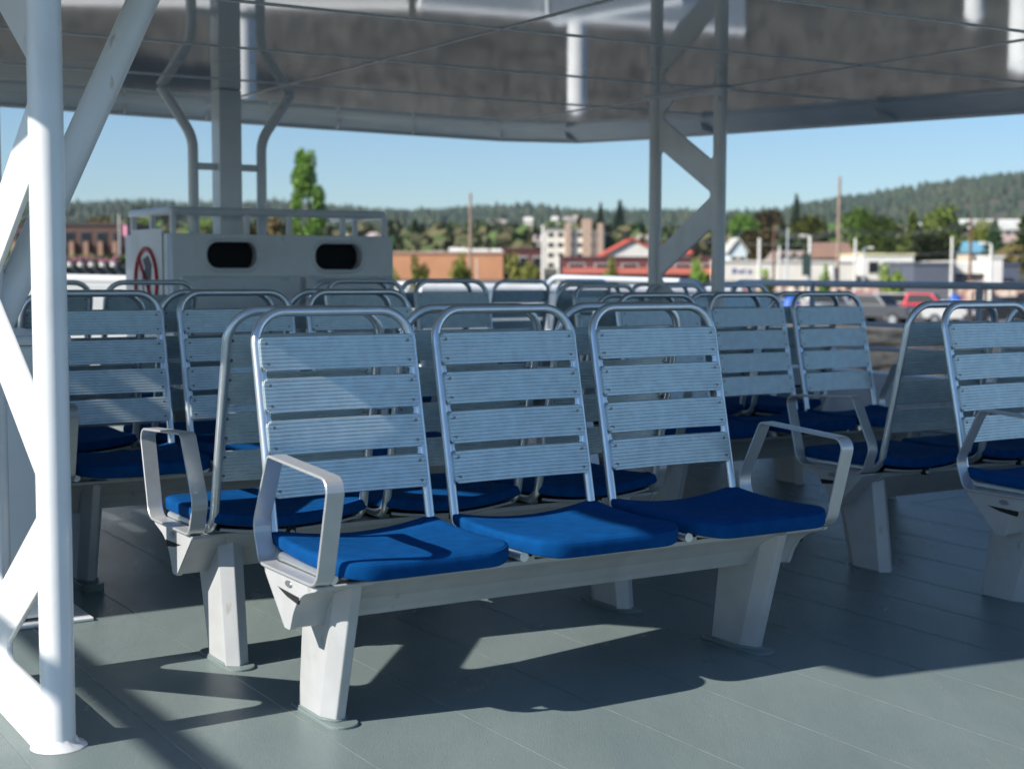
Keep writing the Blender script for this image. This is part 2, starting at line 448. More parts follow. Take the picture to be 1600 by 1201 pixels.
mesh_cache = {}
def make_bench(n, label, group):
    t = thing('ferry_bench', (0, 0, 0), label, 'bench', 0, group)
    half = .52*(n-1)/2
    e = half+.255
    mb = MB(); mb.prism(BEAM, -e+.09, e-.09, 'x'); mb.build('beam', M['cast'], t)
    for i in range(n):
        x = -half+i*.52
        if 'slat' not in mesh_cache:
            mesh_cache['slat'] = slat_mesh().build('backrest', [M['alu'], M['screw']]).data
            mesh_cache['frame'] = frame_mesh().build('frame', [M['tube']]).data
            mesh_cache['cush'] = cushion_mesh().build('seat_cushion', [M['cush']]).data
            mesh_cache['pan'] = pan_mesh().build('seat_pan', [M['cast'], M['dark']]).data
            for o in list(C.objects):
                if o.type == 'MESH' and o.parent is None and o.name in ('backrest', 'frame', 'seat_cushion', 'seat_pan'): bpy.data.objects.remove(o)
        def put(key, nm, par=t, dx=x):
            o = bpy.data.objects.new(nm, mesh_cache[key]); C.objects.link(o); o.parent = par; o.location = (dx, 0, 0); return o
        b = put('slat', 'backrest'); put('frame', 'back_frame', b, 0)
        c = put('cush', 'seat_cushion'); put('pan', 'seat_pan', c, 0)
    for sx in (-1, 1):
        xl = sx*(half+.155-.0)
        l = leg_mesh(sx, xl-sx*.010).build('leg', M['cast'], t, bevel=.003)
        footplate_mesh(xl-sx*.010).build('foot_plate', M['deck'], l)
        x0 = sx*(e-.135)
        br = bracket_mesh(sx, x0).build('end_bracket', [M['cast'], M['dark']], t)
        mb = MB(); xb = x0+sx*.1515
        o = [Vector((xb, -.315+.020*math.cos(k*PI/10), .356+.0085*math.sin(k*PI/10))) for k in range(20)]
        mb.loft([[Vector((xb-sx*.006, p.y, p.z)) for p in o], o, [Vector((xb+sx*.002, -.315+(p.y+.315)*.85, .357+(p.z-.357)*.85)) for p in o]], 0, False)
        mb.build('badge', M['badge'], br)
        arm_mesh(sx*(e+.004)).build('armrest', M['arm'], t, bevel=.0)
    KIDS[t.name] = children(t)
    return t

GRP = 'ferry benches on the deck'
b3 = make_bench(3, 'nearest sunlit bench with three blue cushions, facing the camera at the centre', GRP)
b2 = make_bench(2, 'two seat bench with its back to the camera, ending just right of the box with oval openings', GRP)
def place(proto, uc, v, flip, z, label, first=[True]):
    p = W(uc, v, z); rz = A+(PI if flip else 0)
    if proto.get('used') is None:
        proto['used'] = 1; proto.location = p; proto.rotation_euler = (0, 0, rz); proto['label'] = label; o = proto
    else: o = dup(proto, p, rz, label)
    return o
BL = [
 (b3, .52, 0, 0, 0, 'nearest bench with sunlit cushions, facing the camera in the middle of the deck'),
 (b3, .50, .14, 1, 0, 'bench back to back with the nearest bench, its left armrest and leg in the sun'),
 (b3, 3.03, 0, 0, -.009, 'bench facing the camera at the right edge of the photo, cut off by the frame'),
 (b3, 3.01, .14, 1, -.009, 'bench facing away at the right edge, its left armrest standing in the aisle'),
 (b3, .436, 1.817, 0, .018, 'second row bench facing the camera, sun stripes on its leftmost backrest'),
 (b3, .416, 1.957, 1, .018, 'bench facing away, directly behind the one with sun stripes'),
 (b3, 2.968, 1.817, 0, -.006, 'second row bench facing the camera in shade, between the centre bench and the side railing'),
 (b3, 2.948, 1.957, 1, -.006, 'bench facing away, back to back with the shaded second row bench by the side railing'),
 (b3, .18, 3.634, 1, .04, 'third row bench in front of the round warning sign on the white box'),
 (b2, 2.07, 3.50, 0, .045, 'two seat bench facing the camera in front of the right end of the white box'),
 (b2, 2.05, 3.64, 1, .045, 'two seat bench facing away in front of the right end of the white box'),
 (b3, 3.95, 3.60, 0, .012, 'far bench facing the camera in front of the right hand truss'),
 (b3, 3.93, 3.74, 1, .02, 'far bench facing away, back to back with the one before the right hand truss'),
]
for a_ in BL: place(*a_)
for o in list(C.objects):
    if o.get('used'): del o['used']
# farthest bench by the bulwark, seen from behind
dup(b2, W(4.02, 5.06, .03), A+PI, 'farthest two seat bench with dark slats against the white bulwark, left of the looped rail')

# ------------------------------------------------------------------ deck
def uvpoly(pts, z): return [W(u, v, z) for u, v in pts]
mb = MB()
outl = [(-9, -9), (6.25, -9), (6.25, 5.4), (5.9, 7.7), (4.9, 9.3), (3.0, 10.6), (-9, 11)]
mb.add(uvpoly(outl, 0), [tuple(range(len(outl)))])
mb.add(uvpoly(outl, -.12), [tuple(range(len(outl)))[::-1]])
deck = mb.build('deck', M['deck'], fixn=False)
tag(deck, kind='structure')
mb = MB()
us = [-3.14, -2.81, -2.48, -2.15, -1.85, -1.52, -1.19, -.86, -.54, -.21, .145, .48, .80, 1.12, 1.448, 1.775, 2.05, 2.33, 2.66, 2.99, 3.32, 3.65, 3.98, 4.3, 4.6, 4.95, 5.3, 5.6]
for i, u in enumerate(us):
    x = -2.6
    while x < 6.5:
        L_ = random.uniform(1.5, 2.6)
        for p, q in ((x, x+L_),):
            P0, P1 = W(u, p), W(u, q); d = (P1-P0).normalized(); n_ = Vector((-d.y, d.x, 0))*.0012
            mb.add([P0-n_*1.4, P0, P0+n_*1.4, P1-n_*1.4, P1, P1+n_*1.4], [(0, 1, 4, 3), (1, 2, 5, 4)], 0)
            for k in (1, 4): pass
        x += L_+.0
for k in range(len(mb.v)):
    x, y, z = mb.v[k]; mb.v[k] = (x, y, .0008 if k % 3 == 1 else .0003)
for v in (-2.2, 1.02, 3.2):        # cross seams, staggered
    for i in range(len(us)-1):
        if random.random() < .42: continue
        vv = v+random.uniform(-.02, .02)+(.35 if i % 3 == 0 else 0)
        P0, P1 = W(us[i]+.004, vv), W(us[i+1]-.004, vv); d = (P1-P0).normalized(); n_ = Vector((-d.y, d.x, 0))*.0022
        mb.add([P0-n_+Vector((0, 0, .0004)), P0+Vector((0, 0, .0012)), P0+n_+Vector((0, 0, .0004)), P1-n_+Vector((0, 0, .0004)), P1+Vector((0, 0, .0012)), P1+n_+Vector((0, 0, .0004))], [(0, 1, 4, 3), (1, 2, 5, 4)], 0)
tag(mb.build('deck_seams', M['seam']), kind='structure')

# ------------------------------------------------------------------ canopy
ZC = 2.13
can = thing('canopy', W(1.5, 2.5, ZC), 'long roof over the deck with a mirror-like panelled ceiling and grey rim', 'canopy')
inv = Matrix.Translation(-can.location)
def loc(p): return inv @ p
inner = [(-9, 5.27), (-2, 5.37), (.75, 5.54), (2.6, 5.74), (4.05, 5.80), (4.45, 5.62), (4.70, 5.05), (4.93, 4.2), (5.36, 2.5), (5.74, .55), (5.95, -.90)]
outer = [(-9, 5.35), (-2, 5.45), (.75, 5.62), (2.6, 5.86), (4.15, 5.98), (4.72, 5.80), (4.98, 5.25), (5.25, 4.3), (5.78, 2.56), (6.2, .6), (6.45, -.90)]
near = [(-1.0, -.90), (-1.33, -.85), (-1.84, -.77), (-1.87, -.62), (-1.82, -.10), (-1.92, .35), (-2.2, .70), (-2.5, .92), (-3.0, 1.0), (-9, 1.02)]
sun_slots = [[(-2.56, 1.42), (-2.02, 1.42), (-2.02, 2.02), (-2.56, 2.02)], [(-3.06, 2.12), (-2.64, 2.12), (-2.64, 3.02), (-3.06, 3.02)]]  # guessed unseen roof openings, added to let sun patches onto bench and deck
ROWR = Matrix.Translation(loc(W(0, 0, ZC))) @ Matrix.Rotation(A, 4, 'Z')
curve_plate('ceiling_panel', inner+near, sun_slots, .006, M['ceil'], can, ROWR @ Matrix.Translation((0, 0, .003)))
curve_plate('roof', [(a_*1.0, b_) for a_, b_ in outer]+near, sun_slots, .14, M['white2'], can, ROWR @ Matrix.Translation((0, 0, .085)))
mb = MB()
for u0, u1, v in ((-2.58, -2.0, 1.74), (-3.08, -2.62, 2.40), (-3.08, -2.62, 2.72)): mb.box(u0, u1, v-.03, v+.03, .02, .12, 0, ROWR)
for u, v0, v1 in ((-2.30, 1.4, 2.04), (-2.84, 2.10, 3.04)): mb.box(u-.02, u+.02, v0, v1, .03, .11, 0, ROWR)
mb.build('sun_stripe_bars', M['white2'], can)  # unseen bars added to split the sun patches into stripes
mb = MB()                           # sloped rim with lip
k = len(inner)
I = [loc(W(u, v, ZC-.0)) for u, v in inner]; O = [loc(W(u, v, ZC-.070)) for u, v in outer]
O2 = [p+Vector((0, 0, .035)) for p in O]; O3 = [loc(W(u, v, ZC+.158)) for u, v in outer]
def sm(P, sub=6):                   # catmull-rom smoothing
    out = []
    for i in range(len(P)-1):
        p0, p1, p2, p3 = P[max(i-1, 0)], P[i], P[i+1], P[min(i+2, len(P)-1)]
        for q in range(sub):
            t = q/sub
            out.append(.5*((2*p1)+(-p0+p2)*t+(2*p0-5*p1+4*p2-p3)*t*t+(-p0+3*p1-3*p2+p3)*t**3))
    out.append(P[-1]); return out
Is, Os = sm(I, 1), sm(O, 1)
mb.add(I+O, [(i, i+1, k+i+1, k+i) for i in range(k-1)])
mb.add(O+O3, [(i, i+1, k+i+1, k+i) for i in range(k-1)])
mb.build('rim', M['rim'], can, fixn=False)
mb = MB(); mb.tube(O, .014, 8); mb.build('edge_pipe', M['rim'], can)
def lerp2(P, t):
    i = min(int(t), len(P)-2); f = t-i
    return (P[i][0]*(1-f)+P[i+1][0]*f, P[i][1]*(1-f)+P[i+1][1]*f)
for t in (1.2, 1.45, 1.7, 1.95, 2.25, 2.55, 2.8, 3.1, 3.5, 4.0, 5.0, 6.6, 7.55, 8.5, 9.3):
    a0, b0 = lerp2(inner, t), lerp2(outer, t)
    p, q = W(*a0, ZC-.004), W(*b0, ZC-.065); d = (q-p); n2 = Vector((-d.y, d.x, 0)).normalized()*.004
    vs = []
    for sg in (-1, 1): vs += [loc(p+d*.25+n2*sg), loc(q+n2*sg), loc(q+n2*sg+Vector((0, 0, -.012))), loc(p+d*.35+n2*sg+Vector((0, 0, -.040)))]
    mb = MB(); mb.add(vs, [(0, 1, 2, 3), (7, 6, 5, 4), (0, 4, 5, 1), (1, 5, 6, 2), (2, 6, 7, 3), (3, 7, 4, 0)]); mb.build('rim_bracket', M['rim'], can)
mb = MB()                           # joint strips under the soffit
M['strip'] = mat('joint_strip', (.75, .75, .75), .3, .2)
def strip(p, q, wd=.010):
    d = (q-p).normalized(); n2 = Vector((-d.y, d.x, 0))*wd/2
    vs = [p-n2, p+n2, q+n2, q-n2]; vs = [loc(x) for x in vs]
    mb.add([v+Vector((0, 0, -.001)) for v in vs]+[v+Vector((0, 0, -.006)) for v in vs], [(0, 1, 2, 3), (7, 6, 5, 4), (0, 4, 5, 1), (1, 5, 6, 2), (2, 6, 7, 3), (3, 7, 4, 0)])
for v, ue in ((.83, 5.6), (1.98, 5.4), (3.13, 5.15), (4.27, 4.85)): strip(W(-8 if v > 1.5 else -1.6, v, ZC), W(ue, v, ZC))
for u, v1 in ((-4.4, 5.2), (-2.0, 5.3), (-.35, 5.4), (1.72, 5.55), (3.85, 5.7)): strip(W(u, (1.1 if u < -1.8 else -.8), ZC), W(u, v1, ZC))
mb.build('joint_strips', M['strip'], can)
# side beam beyond the open corner of the roof
mb = MB(); mb.tube([loc(W(-3.57, -7, ZC-.05)), loc(W(-3.57, .98, ZC-.05))], .038, 10); mb.build('side_beam', M['white'], can)

# ------------------------------------------------------------------ trusses
def truss(u, v, label, far=.60):
    t = thing('roof_truss', W(u, v, 0), label, 'truss', A, 'perforated trusses carrying the roof')
    outer_ = [(.02, 0), (far-.02, 0), (far-.02, ZC-.002), (.02, ZC-.002)]
    a_, b_ = .050, far-.050
    def tri(p): return [(q.x, q.y) for q in fillet([(x, y, 0) for x, y in p], .026, 6, True)]
    H = [tri([(a_, 1.345), (b_, 1.05), (a_, .755)]), tri([(a_, .39), (b_-.02, .10), (a_, .10)]),
         tri([(a_, 2.10), (b_-.13, 2.10), (b_, 2.01), (a_, 1.715)]),
         tri([(b_, .86), (a_, .565), (b_, .265)]), tri([(b_, 1.82), (a_, 1.53), (b_, 1.225)])]
    xf = Matrix(((0, 0, 1, 0), (1, 0, 0, 0), (0, 1, 0, 0), (0, 0, 0, 1)))
    curve_plate('web_plate', outer_, H, .014, M['white'], t, xf, .002)
    for y in (0, far):
        mb = MB(); mb.tube([(0, y, -.01), (0, y, ZC-.003)], .0385, 28)
        p = mb.build('pole', M['white'], t)
        mb = MB()
        rings = []
        for z, r_ in ((.001, .064), (.005, .060), (.010, .047), (.020, .0395)):
            rings.append([Vector((r_*math.cos(k*PI/16), y+r_*math.sin(k*PI/16), z*(1+.12*math.sin(k*2.3)))) for k in range(32)])
        mb.loft(rings, 0, True); mb.build('base_weld', M['white'], p)
    mb = MB(); mb.prism([(-.055, .0005), (.055, .0005), (.05, .010), (.018, .016), (.012, .05), (-.012, .05), (-.018, .016), (-.05, .010)], 0.03, far-.03, 'y'); mb.build('base_flange', M['white'], t)
    mb = MB(); mb.prism([(-.06, ZC-.012), (.06, ZC-.012), (.06, ZC-.0015), (-.06, ZC-.0015)], -.06, far+.06, 'y'); mb.build('top_flange', M['white'], t)
    return t
truss(-.77, -.14, 'tall perforated white truss with thick round pole at the left edge, in sun')
truss(3.84, 3.07, 'shaded grey-white perforated truss behind the benches right of centre', .60)
# knee brace of left truss
t = thing('diagonal_brace', W(-.77, .46, .95), 'thick white diagonal pipe leaning right behind the left truss pole', 'pipe', A)
mb = MB(); mb.tube([(0, 0, -.04), (.572, 0, 1.198)], .041, 24); mb.build('pipe', M['white'], t)
mb = MB(); mb.tube([(0, 0, -.10), (0, 0, .06)], .0445, 24); mb.build('collar', M['white'], t)

# ------------------------------------------------------------------ box lockers
t = thing('deck_locker', W(-1.2, 1.40, 0), 'waist-high plain grey locker behind the left truss', 'locker', A)
mb = MB(); mb.box(-.9, .80, -.33, .25, .02, .865); mb.build('body', M['grey'], t, bevel=.012)
mb = MB(); mb.box(-.92, .805, -.35, .27, .865, .895); mb.build('lid', M['grey'], t, bevel=.012)
mb = MB(); mb.box(-.93, .85, -.37, .28, .0005, .012); mb.build('base_plate', M['white'], t, bevel=.004)

# life-jacket box with two oval openings
BU, BV = 1.065, 4.44
t = thing('storage_box', W(BU, BV, 0), 'large white steel box with two dark oval openings and a pipe rail on top', 'box', A)
BW, BD, BH = 1.352, .776, 1.292
mb = MB()
mb.box(0, BW, .02, BD, 0, BH); 
mb.build('body', M['white'], t, bevel=.01)
def rrect(x0, x1, z0, z1, r_): return [(q.x, q.y) for q in fillet([(x0, z0, 0), (x1, z0, 0), (x1, z1, 0), (x0, z1, 0)], r_, 8, True)]
ov = []
for pxa, pxb, ya, yb2 in ((315, 399, 375, 422), (484, 562, 378, 424)):
    res = []
    for px_, py_ in ((pxa, ya), (pxb, yb2)):
        r_ = ray(px_, py_)
        # intersect plane v = BV-.06
        ru = r_.x*math.cos(A)+r_.y*math.sin(A); rv = -r_.x*math.sin(A)+r_.y*math.cos(A)
        tt = (BV-.03+VA)/rv; res.append((tt*ru-UA-BU, EYE+tt*r_.z))
    ov.append((res[0][0], res[1][0], res[1][1], res[0][1]))
xf = Matrix(((1, 0, 0, 0), (0, 0, -1, 0), (0, 1, 0, 0), (0, 0, 0, 1)))
holes = [rrect(a_, b_, c_, d_, .075) for a_, b_, c_, d_ in ov]
curve_plate('front_panel', [(0, 0), (BW, 0), (BW, BH-.002), (0, BH-.002)], holes, .10, M['white'], t, Matrix.Translation((0, -.03, 0)) @ xf, .004)
for h, (a_, b_, c_, d_) in zip(holes, ov):
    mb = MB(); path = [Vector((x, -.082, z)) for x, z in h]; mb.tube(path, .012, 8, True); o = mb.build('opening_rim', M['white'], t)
    mb = MB(); mb.box(a_-.02, b_+.02, .012, .0185, c_-.02, d_+.02); mb.build('recess_shade', M['dark'], t)  # flat black sheet painting the shade inside the opening, box is closed behind
for x0, x1 in ((.03, .735), (.775, BW-.01)):
    mb = MB(); mb.box(x0, x1, -.125, -.0815, .10, ov[0][2]-.035); mb.build('door', M['white'], t, bevel=.012)
for x in (.10, .64, .84, BW-.10):
    mb = MB(); mb.box(x-.025, x+.025, -.132, -.1245, ov[0][2]-.060, ov[0][2]-.032); mb.build('hinge', M['grey'], t)
for x in (.38, 1.05):
    mb = MB(); mb.tube([(x-.05, -.140, .62), (x-.05, -.155, .62), (x+.05, -.155, .62), (x+.05, -.140, .62)], .006, 8); mb.box(x-.06, x+.06, -.142, -.1245, .605, .635); mb.build('latch', M['tube'], t)
mb = MB(); zr = BH+.125
mb.tube(fillet([(.03, BD-.05, zr), (.03, .0, zr), (BW-.02, .0, zr), (BW-.02, BD-.05, zr)], .03, 6), .023, 12); rl = mb.build('top_rail', M['white'], t)
for x, y in ((.03, .0), (.03, .35), (.03, .70), (.46, .0), (.72, .0), (1.06, .0), (BW-.02, .0), (BW-.02, .4)):
    mb = MB(); mb.tube([(x, y, BH-.002), (x, y, zr)], .019, 10); mb.build('post', M['white'], rl)
# warning sign on the left side of the box
sg = thing('warning_sign', W(BU-.004, BV+.35, 1.02), 'round red-ringed prohibition sign on the left side of the white box', 'sign', A)
mb = MB(); mb.box(-.004, 0, -.27, .27, -.30, .30); mb.build('backing', M['white'], sg)
mb = MB(); path = [Vector((-.007, .19*math.cos(k*PI/24), .19*math.sin(k*PI/24))) for k in range(48)]
mb.tube(path, .013, 6, True); mb.tube([(-.008, .13, .135), (-.008, -.13, -.135)], .010, 6); mb.build('red_ring', M['red'], sg)
mb = MB()
mb.prism([(.06, .13), (-.03, .15), (-.09, .10), (-.07, .0), (-.03, -.10), (-.055, -.13), (-.005, -.11), (.0, 0), (.05, .05), (.02, .08)], -.0065, -.0042, 'x')
mb.prism([(.085, .05), (.06, .06), (.045, -.12), (.06, -.13)], -.0065, -.0042, 'x'); mb.build('figure', M['ink'], sg)

# mast structure standing on the box
ms = thing('mast', W(1.536, 4.76, BH), 'white square post flanked by two flared pipes rising from the box to the ceiling', 'mast', A)
mb = MB(); mb.box(-.068, .068, -.068, .068, .001, ZC-BH-.001); mb.build('post', M['white'], ms, bevel=.006)
for sx, x1 in ((-1, -.205), (1, .215)):
    xe = -.39 if sx < 0 else .405
    mb = MB(); mb.tube(fillet([(x1, 0, .001), (x1, 0, .56), (xe, 0, ZC-BH-.001)], .22, 8), .030, 14); mb.build('flared_pipe', M['white'], ms)
    for z in (.13, .395):
        mb = MB(); a0, a1 = sorted((sx*.069, x1-sx*.028)); mb.box(a0, a1, -.012, .012, z-.02, z+.02); mb.build('crossbar', M['white'], ms)

# ------------------------------------------------------------------ railings and bulwarks
rg = thing('side_railing', W(6.0, 2.0, 0), 'long pale pipe railing along the right side of the deck', 'railing', A)
mb = MB(); V0, V1 = -9, 3.45
mb.tube(fillet([(0, V0, 1.0), (.03, 3.50, 1.0), (.03, 3.62, .55), (.03, 3.62, .30)], .10, 6), .024, 12); mb.build('top_rail', M['rail'], rg)
for z in (.72, .55):
    mb = MB(); mb.tube([(0, V0, z), (.03, 3.6, z)], .016, 10); mb.build('lower_rail', M['rail'], rg)
for y in (-7.5, -6.1, -4.7, -3.3, -1.9, -.5, 1.05, 2.6):
    mb = MB(); mb.tube([(.01, y, .0), (.01, y, 1.0)], .022, 12); mb.build('post', M['rail'], rg)
lp = thing('looped_rail', W(5.55, 7.45, 0), 'pale looped pipe rail at the far corner behind the right hand truss', 'railing')
q0, q1 = W(5.53, 7.45), W(5.96, 5.78); dq = q1-q0
mb = MB(); mb.tube([q-q0*1 for q in fillet([q0+Vector((0, 0, .02)), q0+Vector((0, 0, 1.03)), q1+Vector((0, 0, 1.0)), q1+Vector((0, 0, .02))], .14, 8)], .026, 12); lo = mb.build('hoop', M['rail'], lp)
mb = MB(); mb.tube([Vector((0, 0, .55)), dq+Vector((0, 0, .55))], .017, 10); mb.build('lower_rail', M['rail'], lp)
lp.location = q0

cm = thing('side_coaming', W(6.18, 2, 0), 'low pale steel upstand below the side railing', 'coaming', A)
mb = MB(); mb.box(-.05, .06, -11, 3.4, .0005, .37); mb.build('plate', M['rail'], cm, bevel=.012)
def wall(name, p0, p1, z0a, z0b, th, label, m='white2', base=.001):
    d = (p1-p0); d.z = 0; L_ = d.length; ang = math.atan2(d.y, d.x)
    t = thing(name, (p0.x, p0.y, 0), label, 'bulwark', ang)
    mb = MB(); vs = [(0, 0, base), (L_, 0, base), (L_, th, base), (0, th, base), (0, 0, z0a), (L_, 0, z0b), (L_, th, z0b), (0, th, z0a)]
    mb.add(vs, [(0, 3, 2, 1), (4, 5, 6, 7), (0, 1, 5, 4), (1, 2, 6, 5), (2, 3, 7, 6), (3, 0, 4, 7)]); mb.build('panel', M[m], t, bevel=.02)
    mb = MB(); mb.tube([(0, th/2, z0a+.01), (L_, th/2, z0b+.01)], th*.52, 12); mb.build('cap', M[m], t)
    return t
p0 = at(-330, 430, 11.7); p1 = at(640, 436, 12.6); p2 = at(1010, 447, 13.6)
wall('bulwark', p0, p1, 1.03, .93, .10, 'bright white bulwark wall behind the box at the left')
p1b = p1+Vector((.10, .02, 0))
wall('bulwark', p1b, at(1160, 447, 14.2), .91, .87, .12, 'bluish white bulwark wall right of the box, behind the looped rail', 'white')
# black railing on the bulwark and flower bed beyond
exec_later = []

# ------------------------------------------------------------------ terrain, water
GZ = [(40, -9), (50, -7.6), (56, -6.4), (70, -4.3), (84, -2.3), (88, -2.2), (112, -2.2), (160, -.1), (260, 1.2), (400, 5), (700, 12), (1000, 22), (1400, 36)]
RID = [(-3000, 330), (-400, 322), (0, 322), (115, 323), (230, 318), (290, 322), (450, 320), (520, 324), (590, 330), (640, 330), (700, 325), (760, 322), (850, 323), (950, 333), (1040, 330), (1150, 331), (1200, 328), (1300, 312), (1400, 298), (1500, 285), (1600, 276), (1750, 270), (2100, 290), (5000, 330)]
def interp(T, x):
    if x <= T[0][0]: return T[0][1]
    for (a0, b0), (a1, b1) in zip(T, T[1:]):
        if x <= a1: return b0+(b1-b0)*(x-a0)/(a1-a0)
    return T[-1][1]
def gz(x, y):
    d = max(y, 1.0)
    dd = math.hypot(x, y)
    px = 800+F*x/max(y, dd*.25)
    base = interp(GZ, dd)
    if dd > 1000:
        rz_ = EYE+(420.5-interp(RID, px)-12)/F*2600
        f = min(1, (dd-1000)/1600); f = f*f*(3-2*f)*.75+f*.25
        base = interp(GZ, 1000)*(1-f)+rz_*f
        base += 6*f*math.sin(px*.012+dd*.004)*(1-f)*2
        if dd > 2600: base -= (dd-2600)*.03
    return base
mb = MB(); ds = [44, 50, 56, 63, 70, 77, 84, 88, 96, 112, 130, 160, 200, 260, 330, 400, 500, 600, 700, 850, 1000, 1150, 1300, 1500, 1700, 1900, 2100, 2300, 2450, 2600, 2900, 3100]
na = 220
for j, d in enumerate(ds):
    for i in range(na+1):
        th = R(-78)+R(156)*i/na
        x, y = d*math.sin(th), d*math.cos(th)
        z = gz(x, y)
        mb.v.append((x, y, z))
for j in range(len(ds)-1):
    for i in range(na):
        a_ = j*(na+1)+i; mb.f.append([a_, a_+1, a_+na+2, a_+na+1]); mb.m.append(0 if ds[j+1] <= 84.1 else (1 if ds[j+1] <= 161 else 2)); mb.sm.append(True)
M['ground'] = mat('town_ground', (.045, .058, .030), .9, 0, noise=.5, nscale=.012, col2=(.10, .085, .055), detail=8)
M['rock'] = mat('rock', (.068, .066, .058), .85, 0, noise=.6, nscale=.55, detail=6, col2=(.038, .037, .033))
M['rockbed'] = mat('rock_bed', (.045, .042, .037), .95, 0, noise=.4, nscale=.5)
M['asphalt'] = mat('asphalt', (.13, .125, .12), .85, 0, noise=.25, nscale=.3)
tag(mb.build('ground', [M['rockbed'], M['asphalt'], M['ground']], fixn=False), kind='structure')
# riprap slope: one heap of uncountable stones
mb = MB(); rnd = random.Random(3)
for k in range(6500):
    th = R(rnd.uniform(-33, 36)); d = rnd.uniform(54.5, 85); x, y = d*math.sin(th), d*math.cos(th); z = gz(x, y)
    s = rnd.uniform(.35, .85) if d < 82 else rnd.uniform(.3, .5); c = Vector((x, y, z+s*.1)); vs = []
    for q in ((1, 0, 0), (-1, 0, 0), (0, 1, 0), (0, -1, 0), (0, 0, 1), (0, 0, -1)):
        vs.append(c+Vector((q[0]*s*rnd.uniform(1.1, 2.3), q[1]*s*rnd.uniform(.7, 1.3), q[2]*s*rnd.uniform(.22, .42)))+Vector((rnd.uniform(-.2, .2), rnd.uniform(-.2, .2), 0))*s)
    mb.add(vs, [(0, 2, 4), (2, 1, 4), (1, 3, 4), (3, 0, 4), (2, 0, 5), (1, 2, 5), (3, 1, 5), (0, 3, 5)])
tag(mb.build('riprap', M['rock'], fixn=False), kind='stuff')
M['water'] = mat('water', (.012, .022, .026), .08, 0, bump=.6, bscale=1.2, spec=.6)
mb = MB(); mb.add([(-3150, -3150, -7), (3150, -3150, -7), (3150, 3150, -7), (-3150, 3150, -7)], [(0, 1, 2, 3)])
tag(mb.build('water', M['water'], fixn=False), kind='structure')

# ------------------------------------------------------------------ vegetation
M['bark'] = mat('bark', (.10, .075, .055), .9, 0, noise=.3, nscale=3)
def leafmat(n, c, var=1): 
    m = mat(n, c, .6, 0, noise=.45, nscale=.9, var=var, spec=.25)
    b = m.node_tree.nodes['Principled BSDF']
    return m
M['leafA'] = leafmat('leaf_green', (.115, .19, .038))
M['leafB'] = leafmat('leaf_bright', (.18, .245, .042))
M['leafC'] = leafmat('leaf_dark', (.042, .075, .030))
M['leafD'] = leafmat('leaf_rust', (.19, .145, .055), .6)
M['pink'] = mat('pink_flowers', (.6, .25, .35), .7, 0, noise=.3, nscale=4)
def leaves(mb, cen, rx, ry, rz_, n, size, rnd, m=0):
    for k in range(n):
        while True:
            p = Vector((rnd.uniform(-1, 1), rnd.uniform(-1, 1), rnd.uniform(-1, 1)))
            if .25 < p.length < 1: break
        p = Vector((cen[0]+p.x*rx, cen[1]+p.y*ry, cen[2]+p.z*rz_))
        a_ = Vector((rnd.gauss(0, 1), rnd.gauss(0, 1), rnd.gauss(0, 1))).normalized(); b_ = a_.orthogonal().normalized()
        s = size*rnd.uniform(.6, 1.4)
        mb.add([p-a_*s, p-b_*s*.7, p+a_*s, p+b_*s*.7], [(0, 1, 2, 3)], m)
